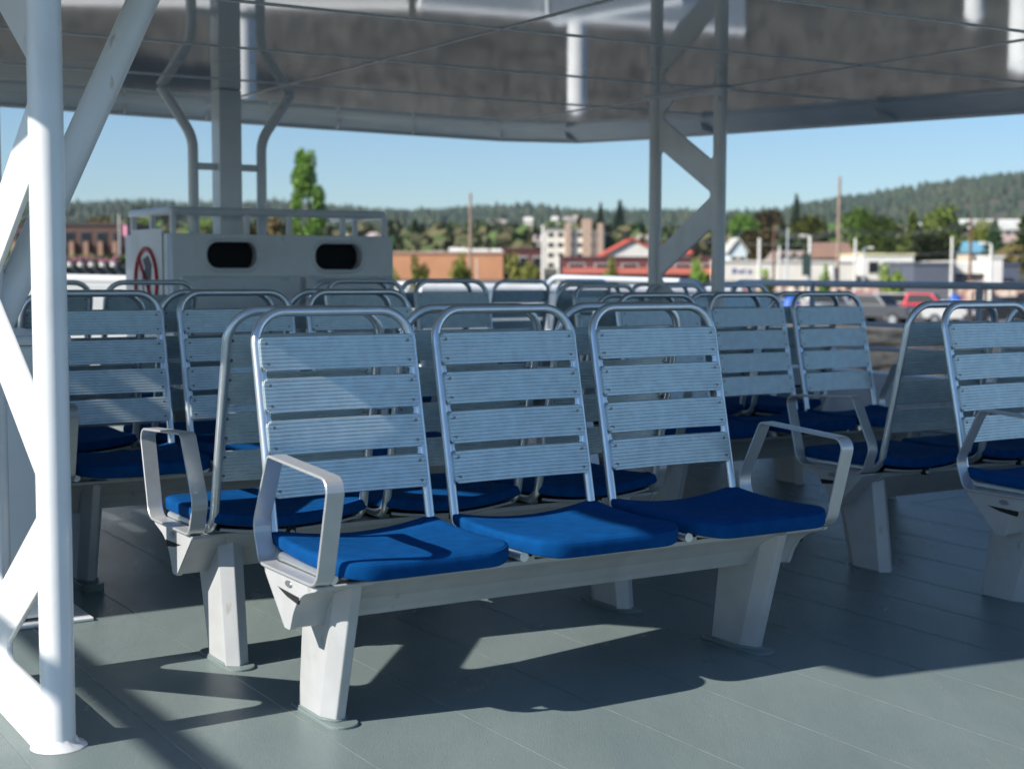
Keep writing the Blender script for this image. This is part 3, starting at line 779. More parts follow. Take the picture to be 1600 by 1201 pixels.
def tree_proto(kind, h, wd, seed, lm):
    rnd = random.Random(seed)
    t = thing('tree', (0, 0, 0), 'x', 'tree', 0, 'trees in the town beyond the water')
    mb = MB()
    if kind == 'round':
        mb.tube([(0, 0, -.5), (0, 0, h*.25), (h*.02, 0, h*.7)], h*.035, 8, r2=h*.012)
        for k in range(6):
            a_ = k*1.05+rnd.random(); mb.tube([(0, 0, h*(.22+.05*k)), (math.cos(a_)*wd*.35, math.sin(a_)*wd*.35, h*(.45+.06*k))], h*.014, 5, r2=h*.005)
        mb.build('trunk', M['bark'], t)
        mb = MB()
        for k in range(20):
            a_ = rnd.uniform(0, 2*PI); z = rnd.uniform(.22, .92); rr = wd*.5*math.sin(PI*min(1, max(.1, (z-.12)/.95)))**.6*rnd.uniform(.35, .8)
            s = wd*rnd.uniform(.18, .29)
            leaves(mb, (math.cos(a_)*rr, math.sin(a_)*rr, h*z), s, s, s*.85, 130, h*.040, rnd)
        mb.build('crown', M[lm], t, fixn=False)
    elif kind == 'conifer':
        mb.tube([(0, 0, -.5), (0, 0, h*.97)], h*.028, 7, r2=h*.004); mb.build('trunk', M['bark'], t)
        mb = MB()
        for k in range(26):
            z = .12+.86*k/25; rr = wd*.5*(1-z)**.8+.03*wd
            for q in range(max(3, int(9*(1-z))+3)):
                a_ = rnd.uniform(0, 2*PI); r_ = rr*rnd.uniform(.35, 1.05)
                leaves(mb, (math.cos(a_)*r_*.7, math.sin(a_)*r_*.7, h*z-r_*.15), r_*.35+.05*wd, r_*.35+.05*wd, h*.03, 13, h*.032, rnd)
        mb.build('crown', M[lm], t, fixn=False)
    elif kind == 'poplar':
        mb.tube([(0, 0, -.5), (0, 0, h*.9)], h*.03, 8, r2=h*.006); mb.build('trunk', M['bark'], t)
        mb = MB()
        for k in range(46):
            z = rnd.uniform(.08, .97); rr = wd*.5*(1-max(0, z-.55)**1.6*1.9)*(.75+.25*min(1, z*3))*rnd.uniform(.2, .78); a_ = rnd.uniform(0, 2*PI)
            leaves(mb, (math.cos(a_)*rr, math.sin(a_)*rr, h*z), wd*.14, wd*.14, h*.085, 170, h*.013, rnd)
        mb.build('crown', M[lm], t, fixn=False)
    elif kind == 'bush':
        mb.tube([(0, 0, -.3), (0, 0, h*.5)], h*.04, 6, r2=h*.015); mb.build('stem', M['bark'], t)
        mb = MB()
        for k in range(16):
            a_ = rnd.uniform(0, 2*PI); r_ = wd*.5*rnd.uniform(.1, .72)
            leaves(mb, (math.cos(a_)*r_, math.sin(a_)*r_, h*rnd.uniform(.3, .88)), wd*.22, wd*.22, h*.2, 75, h*.06, rnd)
        mb.build('foliage', M[lm], t, fixn=False)
    KIDS[t.name] = children(t)
    t['h'] = h; return t
PR = {'g': tree_proto('round', 10, 9, 1, 'leafA'), 'b': tree_proto('round', 10, 9.5, 2, 'leafB'), 'r': tree_proto('round', 10, 9, 3, 'leafD'),
      'd': tree_proto('round', 10, 10, 4, 'leafC'), 'c': tree_proto('conifer', 14, 6.5, 5, 'leafC'), 'C': tree_proto('conifer', 14, 7.5, 6, 'leafA'), 'p': tree_proto('poplar', 14, 4.6, 7, 'leafB'),
      'u': tree_proto('bush', 3, 4.2, 8, 'leafB')}
USED = set()
def tree(kind, px, ytop, d, label, wpx=None, cat=None, name=None, zb=None):
    p = at(px, 420, d); zb_ = gz(p.x, p.y)-.05 if zb is None else zb; zt = at(px, ytop, d).z
    pr = PR[kind]; s = (zt-zb_)/pr['h']
    wpx = wpx*(1.35 if kind in 'gbrdcC' else 1.0) if wpx else None
    base = {'g': 9, 'b': 9.5, 'r': 9, 'd': 10, 'c': 6.5, 'C': 7.5, 'p': 4.6, 'u': 4.2}[kind]
    sx = s if wpx is None else (wpx/F*d)/base
    if kind in USED: o = dup(pr, (p.x, p.y, zb_), random.uniform(0, 6), label, (sx, sx, s))
    else: USED.add(kind); o = pr; o.location = (p.x, p.y, zb_); o.scale = (sx, sx, s); o['label'] = label
    if cat: o['category'] = cat
    if kind == 'u': o['group'] = 'bushes in front of the town buildings'; o['category'] = 'bush'; o.name = 'bush'
    else: o.name = {'c': 'conifer_tree', 'C': 'conifer_tree', 'p': 'poplar_tree'}.get(kind, 'leafy_tree')
    return o
tree('p', 483, 243, 125, 'tall bright green poplar rising behind the pipe rail of the white box', 68)
tree('r', 440, 345, 128, 'orange-yellow tree at the foot of the tall poplar, left side', 44)
tree('r', 398, 348, 130, 'yellowish tree seen between the mast pipe and the poplar', 40)
tree('c', 648, 343, 330, 'dark conifer above the orange brick building', 26)
tree('g', 605, 372, 250, 'round green tree directly right of the white box top', 34)
tree('r', 690, 372, 300, 'brownish tree above the orange brick building')
tree('d', 780, 345, 420, 'broad dark tree left of the pale apartment block', 60)
tree('b', 812, 362, 360, 'yellow-green tree beside the pale apartment block, left', 40)
tree('g', 560, 350, 500, 'small green tree on the slope right of the poplar', 30)
tree('g', 985, 352, 420, 'green tree above the red roofed hall', 50)
tree('c', 938, 318, 700, 'lone conifer on the skyline over the apartment block, left one', 16)
tree('c', 968, 314, 700, 'taller conifer on the skyline over the red roofed hall', 22)
tree('b', 1085, 352, 330, 'bright green tree seen through the right truss', 36)
tree('r', 1060, 378, 260, 'brownish tree seen low through the right truss', 34)
tree('b', 1160, 340, 360, 'fresh green tree just right of the truss', 44)
tree('r', 1200, 330, 420, 'tall rusty brown tree behind the small white house', 44)
tree('r', 1188, 360, 250, 'rust coloured bushy tree above the long white wall', 50)
tree('b', 1262, 343, 330, 'yellow-green tree left of the tall wooden pole', 50)
tree('d', 1238, 372, 240, 'dark tree behind the row of small gables', 44)
tree('c', 1243, 305, 700, 'dark conifer on the skyline left of the tall wooden pole', 20)
tree('b', 1338, 332, 300, 'bright green tree right of the tall wooden pole', 44)
tree('g', 1372, 338, 260, 'large green tree above the white flat roofed shop', 48)
tree('C', 1424, 330, 240, 'green conifer above the dark grey shed', 40)
tree('g', 1470, 325, 230, 'biggest green tree, above the dark grey shed on its right', 56)
tree('d', 1452, 362, 210, 'dark tree low beside the biggest green tree', 56)
tree('b', 1532, 350, 260, 'yellow-green tree between the two brown poles at the right', 32)
tree('c', 1552, 345, 230, 'dark conifer in front of the long white roofed school', 34)
tree('r', 1576, 385, 200, 'brownish tree at the right edge above the blue shop', 40)
tree('C', 1597, 340, 220, 'green conifer cut by the right edge of the photo', 36)
tree('c', 1405, 345, 330, 'dark conifer between the two large green trees', 22)
tree('d', 1160, 362, 330, 'dark tree behind the small white house', 60)
tree('g', 1300, 352, 380, 'dull green tree directly behind the tall wooden pole', 50)
tree('d', 240, 322, 600, 'dark tree clump left of the mast', 70)
tree('r', 155, 340, 300, 'reddish tree over the brown brick building', 36)
tree('g', 215, 345, 260, 'green tree over the left end of the box rail', 50)
tree('g', 320, 345, 300, 'green tree seen under the mast pipe through the box rail', 46)
tree('d', 620, 356, 420, 'dark tree right of the white box rail', 40)
tree('u', 657, 402, 108, 'yellow-green bush in front of the orange brick wall, left', 30)
tree('u', 716, 398, 108, 'yellow-green bush in front of the orange brick wall, middle', 44)
tree('u', 615, 418, 104, 'dark bush at the right end of the white box', 20)
tree('u', 815, 400, 108, 'wide ochre bush left of the white pole', 56)
tree('u', 958, 405, 106, 'olive bush in front of the red awning', 34)
tree('u', 1088, 408, 106, 'bright bush seen through the right truss bottom', 40)
tree('u', 1195, 423, 104, 'small bush in front of the long white wall, leftmost', 28)
tree('u', 1292, 415, 104, 'small bush in front of the long white wall, beside the tall wooden pole', 26)
tree('u', 1393, 415, 104, 'leafy bush in front of the white flat roofed shop', 40)
for k in PR:
    if 'h' in PR[k]: 
        pass
# forest on the hills
M['forest'] = mat('forest', (.022, .050, .026), .9, 0, noise=.5, nscale=.008, col2=(.055, .068, .034), detail=6)
mb = MB(); rnd = random.Random(11)
cnt = 0
while cnt < 7500:
    px = rnd.uniform(-400, 2000); d = rnd.choice([rnd.uniform(1050, 2600), rnd.uniform(1700, 2640)])
    x = (px-800)/F*d; y = d; x, y = x, math.sqrt(max(1, d*d-x*x)) if abs(x) < d else d
    z = gz(x, y); h = rnd.uniform(7, 15)*(1.25 if rnd.random() < .1 else 1); r_ = h*rnd.uniform(.22, .38)
    if rnd.random() < .25: r_ *= 1.7; h *= .8
    k = 6; off = rnd.random()*6
    base = [(x+r_*math.cos(off+q*2*PI/k)*rnd.uniform(.8, 1.2), y+r_*math.sin(off+q*2*PI/k), z+h*.05) for q in range(k)]
    mid = [(x+r_*.62*math.cos(off+q*2*PI/k)*rnd.uniform(.7, 1.3), y+r_*.62*math.sin(off+q*2*PI/k), z+h*rnd.uniform(.42, .55)) for q in range(k)]
    mb.add(base+mid+[(x, y, z+h)], [(q, (q+1) % k, k+(q+1) % k, k+q) for q in range(k)]+[(k+q, k+(q+1) % k, 2*k) for q in range(k)])
    cnt += 1
tag(mb.build('hill_forest', M['forest'], fixn=False), kind='stuff')
# mixed shrubs and trees filling the slope of the town
M['slope'] = mat('slope_foliage', (.085, .105, .04), .9, 0, noise=.55, nscale=.02, col2=(.12, .095, .05), detail=6)
mb = MB()
for k in range(2600):
    px = rnd.uniform(-300, 1900); d = rnd.uniform(270, 1050)*1.0; x = (px-800)/F*d; y = d; z = gz(x, y)
    s = rnd.uniform(2.0, 4.6); leaves(mb, (x, y, z+s*.8), s, s, s*1.15, 22, s*.36, rnd, rnd.choice((0, 0, 1, 1, 2)))
M['slope2'] = mat('slope_foliage_green', (.06, .10, .025), .9, 0, noise=.4, nscale=.05); M['slope3'] = mat('slope_foliage_rust', (.11, .105, .045), .9, 0, noise=.4, nscale=.05)
tag(mb.build('town_shrubbery', [M['slope'], M['slope2'], M['slope3']], fixn=False), kind='stuff')

# ------------------------------------------------------------------ buildings
PM = {}
def pm(c, rough=.7, noise=.08):
    k = (tuple(c), rough)
    if k not in PM: PM[k] = mat('paint_%d' % len(PM), c, rough, 0, noise=noise, nscale=.6)
    return PM[k]
M['pane'] = mat('window_glass', (.02, .025, .03), .45, 0, spec=.15)
def building(name, px0, px1, ytop, d, label, col, dep=8, nwin=0, floors=1, roof=None, rcol=None, ybase=None, gable=0, cat='building', winc=None, fascia=None, door=False, rz=0):
    a0, a1 = at(px0, ytop, d), at(px1, ytop, d); cx = (a0.x+a1.x)/2; wd = a1.x-a0.x; g = gz(cx, d)-.4
    if ybase is not None: g = min(g, at(px0, ybase, d).z)
    H = a0.z-g
    t = thing(name, (cx, d, g), label, cat, rz)
    mb = MB(); mb.box(-wd/2, wd/2, 0, dep, 0, H-(gable if gable else 0)); wl = mb.build('wall', pm(col), t)
    if gable:
        mb = MB(); z1 = H-gable
        if roof == 'side':     # ridge along x
            mb.prism([(-.5, z1-.1), (dep+.5, z1-.1), (dep/2, H)], -wd/2-.4, wd/2+.4, 'x')
            mb.build('roof', pm(rcol), t)
        else:
            mb.prism([(-wd/2, z1), (wd/2, z1), (0, H-.15)], 0, dep, 'y'); mb.build('gable', pm(col), t)
            mb = MB()
            for s in (-1, 1):
                mb.add([(s*(wd/2+.4), -.4, z1-.25), (0, -.4, H), (0, dep+.4, H), (s*(wd/2+.4), dep+.4, z1-.25), (s*(wd/2+.4), -.4, z1-.05), (0, -.4, H+.2), (0, dep+.4, H+.2), (s*(wd/2+.4), dep+.4, z1-.05)],
                       [(0, 1, 2, 3), (4, 5, 6, 7), (0, 1, 5, 4), (1, 2, 6, 5), (2, 3, 7, 6), (3, 0, 4, 7)])
            mb.build('roof', pm(rcol), t)
    else:
        mb = MB(); mb.box(-wd/2-.15, wd/2+.15, -.15, dep+.15, H, H+.25); mb.build('parapet', pm(rcol or col), t)
    if fascia:
        z0, z1, fc = fascia; mb = MB(); mb.box(-wd/2-.02, wd/2+.02, -.5, -.01, H*z0, H*z1); mb.build('fascia', pm(fc), t)
    zf = (H-gable)/floors
    for f in range(floors):
        for k in range(nwin):
            x = -wd/2+wd*(k+.5)/nwin; ww = min(.32*wd/nwin, 2.2); z = zf*f+zf*.35
            mb = MB(); mb.box(x-ww, x+ww, -.06, -.005, z, z+zf*.45); fr = mb.build('window', pm(winc or (.6, .6, .58)), t)
            mb = MB(); mb.box(x-ww*.88, x+ww*.88, -.085, -.062, z+zf*.03, z+zf*.42); mb.build('pane', M['pane'], fr)
    if door:
        mb = MB(); mb.box(-.6, .6, -.05, -.004, 0, 2.5); mb.build('door', pm((.2, .12, .08)), t)
    return t
WH = (.72, .70, .64); CR = (.66, .60, .50)
b = building('brick_hotel', 20, 197, 352, 150, 'brown brick building with dark roof behind the left truss', (.10, .05, .035), 14, 7, 2, rcol=(.06, .05, .05), winc=(.10, .10, .11))
H_ = None
for k in range(9):
    mb = MB(); x = -5.5+k*1.45; mb.box(x-.22, x+.22, -.5, -.09, 0, 4.4); mb.build('pier', pm((.32, .19, .13)), b)
building('brick_store', 604, 786, 396, 165, 'long orange brick building right of the white box', (.52, .25, .13), 16, 0, 1, rcol=(.45, .3, .22), ybase=440)
building('dark_shop', 786, 850, 391, 175, 'dark maroon shop next to the orange brick building', (.13, .045, .045), 12, 3, 1, rcol=(.10, .04, .04))
ap = building('apartment_block', 853, 945, 360, 260, 'pale four storey apartment block with brown chimneys', (.74, .70, .60), 14, 6, 4, rcol=(.40, .38, .35))
Ha = at(853, 360, 260).z-ap.location.z
for x0, x1, yt in ((883, 892, 349), (910, 924, 342), (934, 942, 349)):
    a0, a1 = at(x0, yt, 260), at(x1, yt, 260); mb = MB(); mb.box(a0.x-ap.location.x, a1.x-ap.location.x, -.8, 2.5, 0, a0.z-ap.location.z); mb.build('chimney', pm((.46, .33, .25)), ap)
building('red_roof_hall', 948, 1030, 374, 190, 'hall with bright red roof and white gable left of the right truss', WH, 14, 5, 1, None, (.55, .10, .06), gable=1.8)
building('red_roof_wing', 985, 1078, 380, 198, 'low wing with red roof behind the right truss', WH, 12, 5, 1, 'side', (.55, .10, .06), gable=1.3)
building('mall', 880, 1130, 404, 170, 'long low dark red shop row with pink awning', (.14, .05, .05), 12, 6, 1, fascia=(.35, .62, (.55, .16, .12)), rcol=(.12, .05, .05))
building('white_house', 1140, 1167, 373, 230, 'small white gabled house right of the truss', (.62, .72, .74), 8, 2, 1, None, (.55, .53, .48), gable=2.0, cat='house', door=True)
wl = building('long_store', 1130, 1338, 410, 160, 'long white walled store behind the parking lot', (.74, .70, .62), 20, 0, 1, rcol=(.60, .56, .50), ybase=440)
mb = MB()
for k, (x, w_, h_) in enumerate(((-6.2, .5, .55), (-5.5, .45, .4), (-4.95, .16, .55), (-4.5, .45, .4))): mb.box(x, x+w_, -.03, -.005, 1.15, 1.15+h_)
mb.build('blue_lettering', pm((.12, .13, .30)), wl)
mb = MB(); mb.box(-3.6, -2.4, -.03, -.005, 1.15, 1.6); mb.build('green_mark', pm((.35, .6, .12)), wl)
for i, px in enumerate((1224, 1240, 1256)):
    building('gabled_shed', px-9, px+9, 394, 185, 'small white gable roof rising over the long store, %s of three' % ('leftmost', 'middle', 'rightmost')[i], WH, 8, 1, 1, None, (.30, .24, .2), gable=1.1, cat='house')
building('brown_house', 1283, 1333, 378, 215, 'brown shingled house behind the tall wooden pole', (.24, .14, .10), 9, 3, 1, 'side', (.28, .17, .12), gable=2.2, cat='house')
building('white_shop', 1352, 1428, 399, 165, 'white flat roofed shop behind the leafy bush', (.76, .74, .68), 14, 3, 1, rcol=(.7, .66, .4), ybase=440)
building('grey_shed', 1428, 1492, 413, 150, 'dark blue-grey shed between two white shops', (.10, .115, .15), 12, 0, 1, rcol=(.13, .14, .17), ybase=440)
building('white_shop', 1492, 1543, 411, 152, 'low white shop with wide white fascia right of the grey shed', (.12, .12, .13), 12, 3, 1, rcol=(.72, .70, .64), fascia=(.55, 1.0, (.74, .72, .66)), ybase=440)
building('blue_shop', 1543, 1592, 414, 156, 'small slate-blue shop with white corner at the right edge', (.10, .12, .17), 12, 0, 1, rcol=(.10, .12, .17), ybase=440)
building('white_kiosk', 1547, 1567, 403, 150, 'white boxy sign kiosk in front of the slate-blue shop', (.74, .72, .68), 4, 0, 1, rcol=(.66, .64, .6), ybase=440)
building('school', 1496, 1594, 344, 420, 'long building with a bright white flat roof high on the slope at right', (.40, .36, .31), 14, 8, 1, rcol=(.8, .8, .78), fascia=(.72, 1.0, (.8, .8, .76)), ybase=366)
building('white_roof_house', 1430, 1446, 347, 400, 'pale house between the large green trees', WH, 10, 2, 1, 'side', (.65, .63, .6), gable=2, cat='house')
building('blue_roof_house', 1518, 1545, 377, 250, 'cream house with light blue roof right of the brown pole', (.66, .55, .42), 8, 2, 1, 'side', (.15, .36, .48), gable=1.8, cat='house')
building('pink_shop', 1560, 1592, 366, 330, 'pinkish house on the slope at the right edge', (.5, .36, .3), 8, 3, 1, 'side', (.4, .3, .26), gable=2, cat='house')
hs = [(530, 545, 362, 300, 'cream house seen through the right end of the box rail'), (570, 592, 362, 290, 'white house at the right end of the box rail'), (665, 684, 391, 260, 'white house left of the distant wooden pole'),
      (706, 722, 386, 210, 'white house with bright wall near the distant wooden pole'), (722, 760, 388, 220, 'long low white building behind the distant wooden pole'), (772, 786, 388, 210, 'white gabled house left of the dark maroon shop'),
      (760, 772, 345, 900, 'tiny white house high on the wooded hill, leftmost'), (779, 790, 343, 900, 'tiny white house high on the wooded hill, second from left'),
      (820, 832, 339, 950, 'tiny cream house just under the ridge'), (864, 872, 338, 950, 'tiny white house under the ridge above the apartment block'), (884, 893, 338, 950, 'tiny pale house under the ridge above a chimney'), (897, 908, 336, 950, 'tiny house under the ridge right of the chimney'),
      (716, 726, 362, 500, 'white house on the slope below the hill'), (742, 752, 358, 520, 'grey-white house on the slope beside the distant pole'), (835, 848, 366, 330, 'white house left of the apartment block'),
      (1005, 1016, 365, 330, 'cream house above the red roofed hall'), (1070, 1084, 372, 330, 'pinkish house seen through the right truss'), (1232, 1246, 364, 420, 'pale house among trees behind the lamp post'), (1404, 1412, 368, 330, 'narrow white house between green trees'), (1345, 1356, 392, 220, 'cream house left of the white flat roofed shop')]
for x0, x1, yt, d, lb in hs:
    building('distant_house', x0, x1, yt, d, lb, (.72, .67, .58), 8, 2 if x1-x0 > 13 else 1, 1, 'side', (.42, .36, .33) if rnd.random() < .6 else (.68, .66, .62), gable=1.6 if d < 600 else 2.4, cat='house', rz=rnd.uniform(-.25, .25))

# ------------------------------------------------------------------ poles
M['wood'] = mat('pole_wood', (.33, .24, .19), .9, 0, noise=.2, nscale=2)
M['wood2'] = mat('pole_wood_dark', (.14, .07, .05), .9)
M['pale'] = mat('pale_concrete', (.66, .65, .60), .7)
def pole(px, y0, d, label, wpx, m, arms=0, lamp=0, box=0, yb_=None, cat='utility pole', name='utility_pole', armside=-1):
    p = at(px, y0, d); g = gz(p.x, d)-.3; H = p.z-g; r_ = wpx/F*d/2
    t = thing(name, (p.x, d, g), label, cat)
    mb = MB(); mb.tube([(0, 0, 0), (0, 0, H)], r_, 8, r2=r_*.8); mb.build('shaft', M[m], t)
    for k in range(arms):
        mb = MB(); mb.box(-1.1, 1.1, -.08, .08, H-.5-k*.9, H-.35-k*.9); ca = mb.build('crossarm', M[m], t)
        for x in (-1, -.5, .5, 1): 
            mb = MB(); mb.tube([(x, 0, H-.36-k*.9), (x, 0, H-.12-k*.9)], .07, 6); mb.build('insulator', M['pale'], ca)
    if box:
        mb = MB(); mb.tube([(-.55, -.2, H-box), (-.55, -.2, H-box-1.1)], .38, 10); mb.build('transformer', M['pale'], t)
    if lamp:
        mb = MB(); s = armside; mb.tube(fillet([(0, 0, H-.4), (0, 0, H), (s*.5, 0, H+.05)], .3, 5), r_*.5, 6); ar = mb.build('lamp_arm', M[m], t)
        mb = MB(); mb.box(min(s*.4, s*.72), max(s*.4, s*.72), -.13, .13, H-.03, H+.14); mb.build('lamp_head', M['pale'], ar)
    return t
pole(735, 302, 130, 'distant wooden utility pole above the orange brick building', 5, 'wood')
pole(1312, 276, 120, 'tall wooden utility pole with transformer, tallest on the shore', 5.5, 'wood', box=7.2)
pole(1210, 352, 135, 'short brown wooden pole left of the row of small gables', 4, 'wood2')
pole(1518, 338, 125, 'dark brown wooden pole near the right edge', 5, 'wood2')
pole(849, 352, 112, 'white pole with small flag arm left of the apartment block', 6, 'pale', cat='pole', name='light_pole')
pole(873, 400, 112, 'short pale pole right of the white pole by the apartment block', 4, 'pale', cat='pole', name='light_pole')
pole(745, 404, 105, 'thin pale post beside the white van', 2, 'pale', cat='pole', name='light_pole')
pole(1187, 372, 128, 'stubby cream pole over the long store', 6, 'pale', cat='pole', name='light_pole')
pole(1218, 384, 128, 'small pale pole at the left end of the gables', 4, 'pale', cat='pole', name='light_pole')
pole(1231, 356, 120, 'thin grey street lamp beside the row of gables', 3, 'rail', cat='street lamp', name='street_lamp', armside=1)
pole(1266, 369, 108, 'white lamp pole with a dark banner', 6, 'pale', lamp=1, cat='street lamp', name='street_lamp')
pole(1337, 372, 112, 'pale pole left of the white flat roofed shop', 5, 'pale', cat='pole', name='light_pole')
pole(1488, 370, 115, 'pale grey lamp pole over the dark grey shed', 5, 'pale', cat='street lamp', name='street_lamp', armside=1)
pole(1549, 381, 92, 'white lamp pole standing in the parking lot at the right', 5.5, 'pale', lamp=1, cat='street lamp', name='street_lamp')
pole(1350, 388, 118, 'curved grey lamp over the white flat roofed shop', 3, 'rail', lamp=1, cat='street lamp', name='street_lamp', armside=1)
ban = at(1260, 398, 107.7); mb = MB(); mb.box(ban.x-.28, ban.x+.28, ban.y-.03, ban.y+.03, ban.z-1.5, ban.z+.1); tag(mb.build('banner', pm((.03, .06, .05))), 'dark banner hanging from the white lamp pole', 'banner')
# flag pole, left
fp = pole(186, 335, 95, 'thin white flagpole left of the box', 2.6, 'pale', cat='flagpole', name='flagpole')
f0 = at(189, 350, 95); mb = MB()
vs = []
for i in range(9):
    for j in range(2): vs.append((f0.x+.05+i*.055, f0.y+.07*math.sin(i*.9), f0.z-.7*j-.02*i))
mb.add(vs, [(2*i, 2*i+1, 2*i+3, 2*i+2) for i in range(8)]); mb.add([(x, y+.02, z) for x, y, z in vs], [(2*i, 2*i+2, 2*i+3, 2*i+1) for i in range(8)])
tag(mb.build('flag', pm((.62, .28, .36))), 'small faded pink flag on the thin white flagpole', 'flag')
# wires
def wire(pts, label, r_=.022):
    mb = MB(); P = []
    for (x0, y0, d0), (x1, y1, d1) in zip(pts, pts[1:]):
        a0, a1 = at(x0, y0, d0), at(x1, y1, d1)
        for k in range(12):
            f = k/12; q = a0.lerp(a1, f); q.z -= 1.0*4*f*(1-f)*.6; P.append(q)
    P.append(at(*pts[-1])); mb.tube(P, r_, 5); tag(mb.build('power_line', pm((.22, .23, .23))), label, 'wire', 'power lines over the shore')
wire([(1210, 357, 135), (1312, 356, 121), (1518, 346, 126), (1760, 350, 120)], 'upper power line through the tall wooden pole')
wire([(1210, 362, 135), (1312, 361, 121), (1518, 352, 126), (1760, 358, 120)], 'middle power line through the tall wooden pole')
wire([(735, 338, 130), (1312, 384, 121), (1518, 388, 126), (1760, 392, 120)], 'lowest power line crossing behind the right truss')

# ------------------------------------------------------------------ vehicles
M['tyre'] = mat('tyre', (.015, .015, .015), .8)
M['wheel'] = mat('wheel_rim', (.55, .55, .56), .3, .8)
M['lampg'] = mat('headlight_glass', (.8, .8, .78), .08, .5)
M['chrome'] = mat('chrome', (.7, .7, .7), .12, 1)
def car(kind, px, ywheel, d, rz, col, label):
    p = at(px, ywheel, d); g = gz(p.x, d)
    t = thing({'sedan': 'parked_car', 'pickup': 'pickup_truck', 'suv': 'parked_suv', 'van': 'parked_van'}[kind], (p.x, d, g+.01), label, {'sedan': 'car', 'pickup': 'pickup', 'suv': 'car', 'van': 'van'}[kind], rz, 'vehicles parked on the shore')
    cm_ = mat('car_paint', col, .3, .2, coat=.8)
    if kind == 'sedan': L_, H, wd = 4.5, 1.45, 1.78; lo = [(-2.25, .35), (-2.25, .78), (-2.1, .92), (-1.0, .98), (1.55, 1.0), (2.2, .92), (2.25, .4)]; cab = [(-1.15, .95), (-.45, 1.42), (.85, 1.45), (1.75, .98)]
    elif kind == 'pickup': L_, H, wd = 5.6, 1.9, 1.98; lo = [(-2.8, .5), (-2.8, 1.05), (-2.65, 1.18), (-1.3, 1.22), (2.8, 1.2), (2.8, .55)]; cab = [(-1.4, 1.2), (-.75, 1.86), (.75, 1.88), (.95, 1.2)]
    elif kind == 'suv': L_, H, wd = 4.8, 1.8, 1.9; lo = [(-2.4, .42), (-2.4, 1.0), (-2.2, 1.12), (-1.15, 1.15), (2.35, 1.15), (2.4, .5)]; cab = [(-1.25, 1.12), (-.65, 1.76), (2.1, 1.78), (2.35, 1.14)]
    else: L_, H, wd = 5.4, 2.3, 2.0; lo = [(-2.7, .45), (-2.7, 1.15), (-1.9, 1.35), (2.65, 1.35), (2.7, .45)]; cab = [(-2.05, 1.33), (-1.45, 2.22), (2.55, 2.26), (2.67, 1.34)]
    mb = MB()
    def body(pr, w0, w1):
        rings = []
        for y, k in ((-w1, .94), (-w0, 1), (w0, 1), (w1, .94)):
            rings.append([Vector((x*(.985 if k < 1 else 1), y, z)) for x, z in pr])
        mb.loft(rings, 0, False)
    body(lo, wd/2-.06, wd/2); 
    zs = [z for x, z in cab]; zb_, zt_ = min(zs), max(zs)
    rings = [[Vector((x, s*(wd/2-.05-.20*(z-zb_)/(zt_-zb_)), z)) for x, z in cab] for s in (-1, 1)]
    mb.loft(rings, 0, False); bo = mb.build('body', cm_, t, bevel=.04)
    # glass: slightly larger band around the cab
    cx = sum(x for x, z in cab)/4
    for s in (-1, 1):
        mb = MB(); q = [(cx+(x-cx)*.86, zb_+.06+(z-zb_)*.80) for x, z in cab]
        vs = [Vector((x, s*(wd/2-.05-.20*(z-zb_)/(zt_-zb_)+.006), z)) for x, z in q]; vs += [v-Vector((0, s*.02, 0)) for v in vs]
        mb.add(vs, [(0, 1, 2, 3), (4, 5, 6, 7), (0, 1, 5, 4), (1, 2, 6, 5), (2, 3, 7, 6), (3, 0, 4, 7)]); mb.build('side_window', M['pane'], t)
    for (x0, z0), (x1, z1), nm in ((cab[0], cab[1], 'windscreen'), (cab[3], cab[2], 'rear_window')):
        d_ = -1 if nm == 'windscreen' else 1; hw0, hw1 = wd/2-.12, wd/2-.30
        xa, za, xb, zb2 = x0+(x1-x0)*.1, z0+(z1-z0)*.1, x0+(x1-x0)*.88, z0+(z1-z0)*.88
        vs = [(xa+d_*.012, -hw0, za+.012), (xa+d_*.012, hw0, za+.012), (xb+d_*.012, hw1, zb2+.012), (xb+d_*.012, -hw1, zb2+.012)]
        mb = MB(); mb.add(vs+[(x-d_*.02, y, z-.02) for x, y, z in vs], [(0, 1, 2, 3), (4, 5, 6, 7), (0, 1, 5, 4), (1, 2, 6, 5), (2, 3, 7, 6), (3, 0, 4, 7)]); mb.build(nm, M['pane'], t)
    wr = .33 if kind == 'sedan' else .39
    for x in (-L_/2+.9, L_/2-.95):
        for s in (-1, 1):
            mb = MB(); y = s*(wd/2-.10)
            ring = [Vector((x+wr*math.cos(k*PI/10), y, wr+wr*math.sin(k*PI/10))) for k in range(20)]
            mb.loft([[v-Vector((0, .11, 0)) for v in ring], [v+Vector((0, .11+.03, 0)) if s > 0 else v+Vector((0, .11, 0)) for v in ring]] if s > 0 else [[v-Vector((0, .14, 0)) for v in ring], [v+Vector((0, .11, 0)) for v in ring]], 0, False)
            wl_ = mb.build('wheel', M['tyre'], t)
            mb = MB(); yy = y+s*.142
            rg_ = [Vector((x+wr*.62*math.cos(k*PI/8), yy, wr+wr*.62*math.sin(k*PI/8))) for k in range(16)]
            mb.loft([rg_, [v+Vector((0, s*.015, 0)) for v in rg_]], 0, False); mb.build('rim', M['wheel'], wl_)
    xf_ = lo[0][0]; zf = lo[1][1]
    for s in (-1, 1):
        mb = MB(); mb.box(xf_-.03, xf_+.08, s*(wd/2-.35)-.2, s*(wd/2-.35)+.2, zf-.26, zf-.05); mb.build('headlight', M['lampg'], t)
    mb = MB(); mb.box(xf_-.025, xf_+.02, -wd/2+.6, wd/2-.6, zf-.34, zf-.04); mb.build('grille', M['chrome'] if kind == 'pickup' else M['dark'], t)
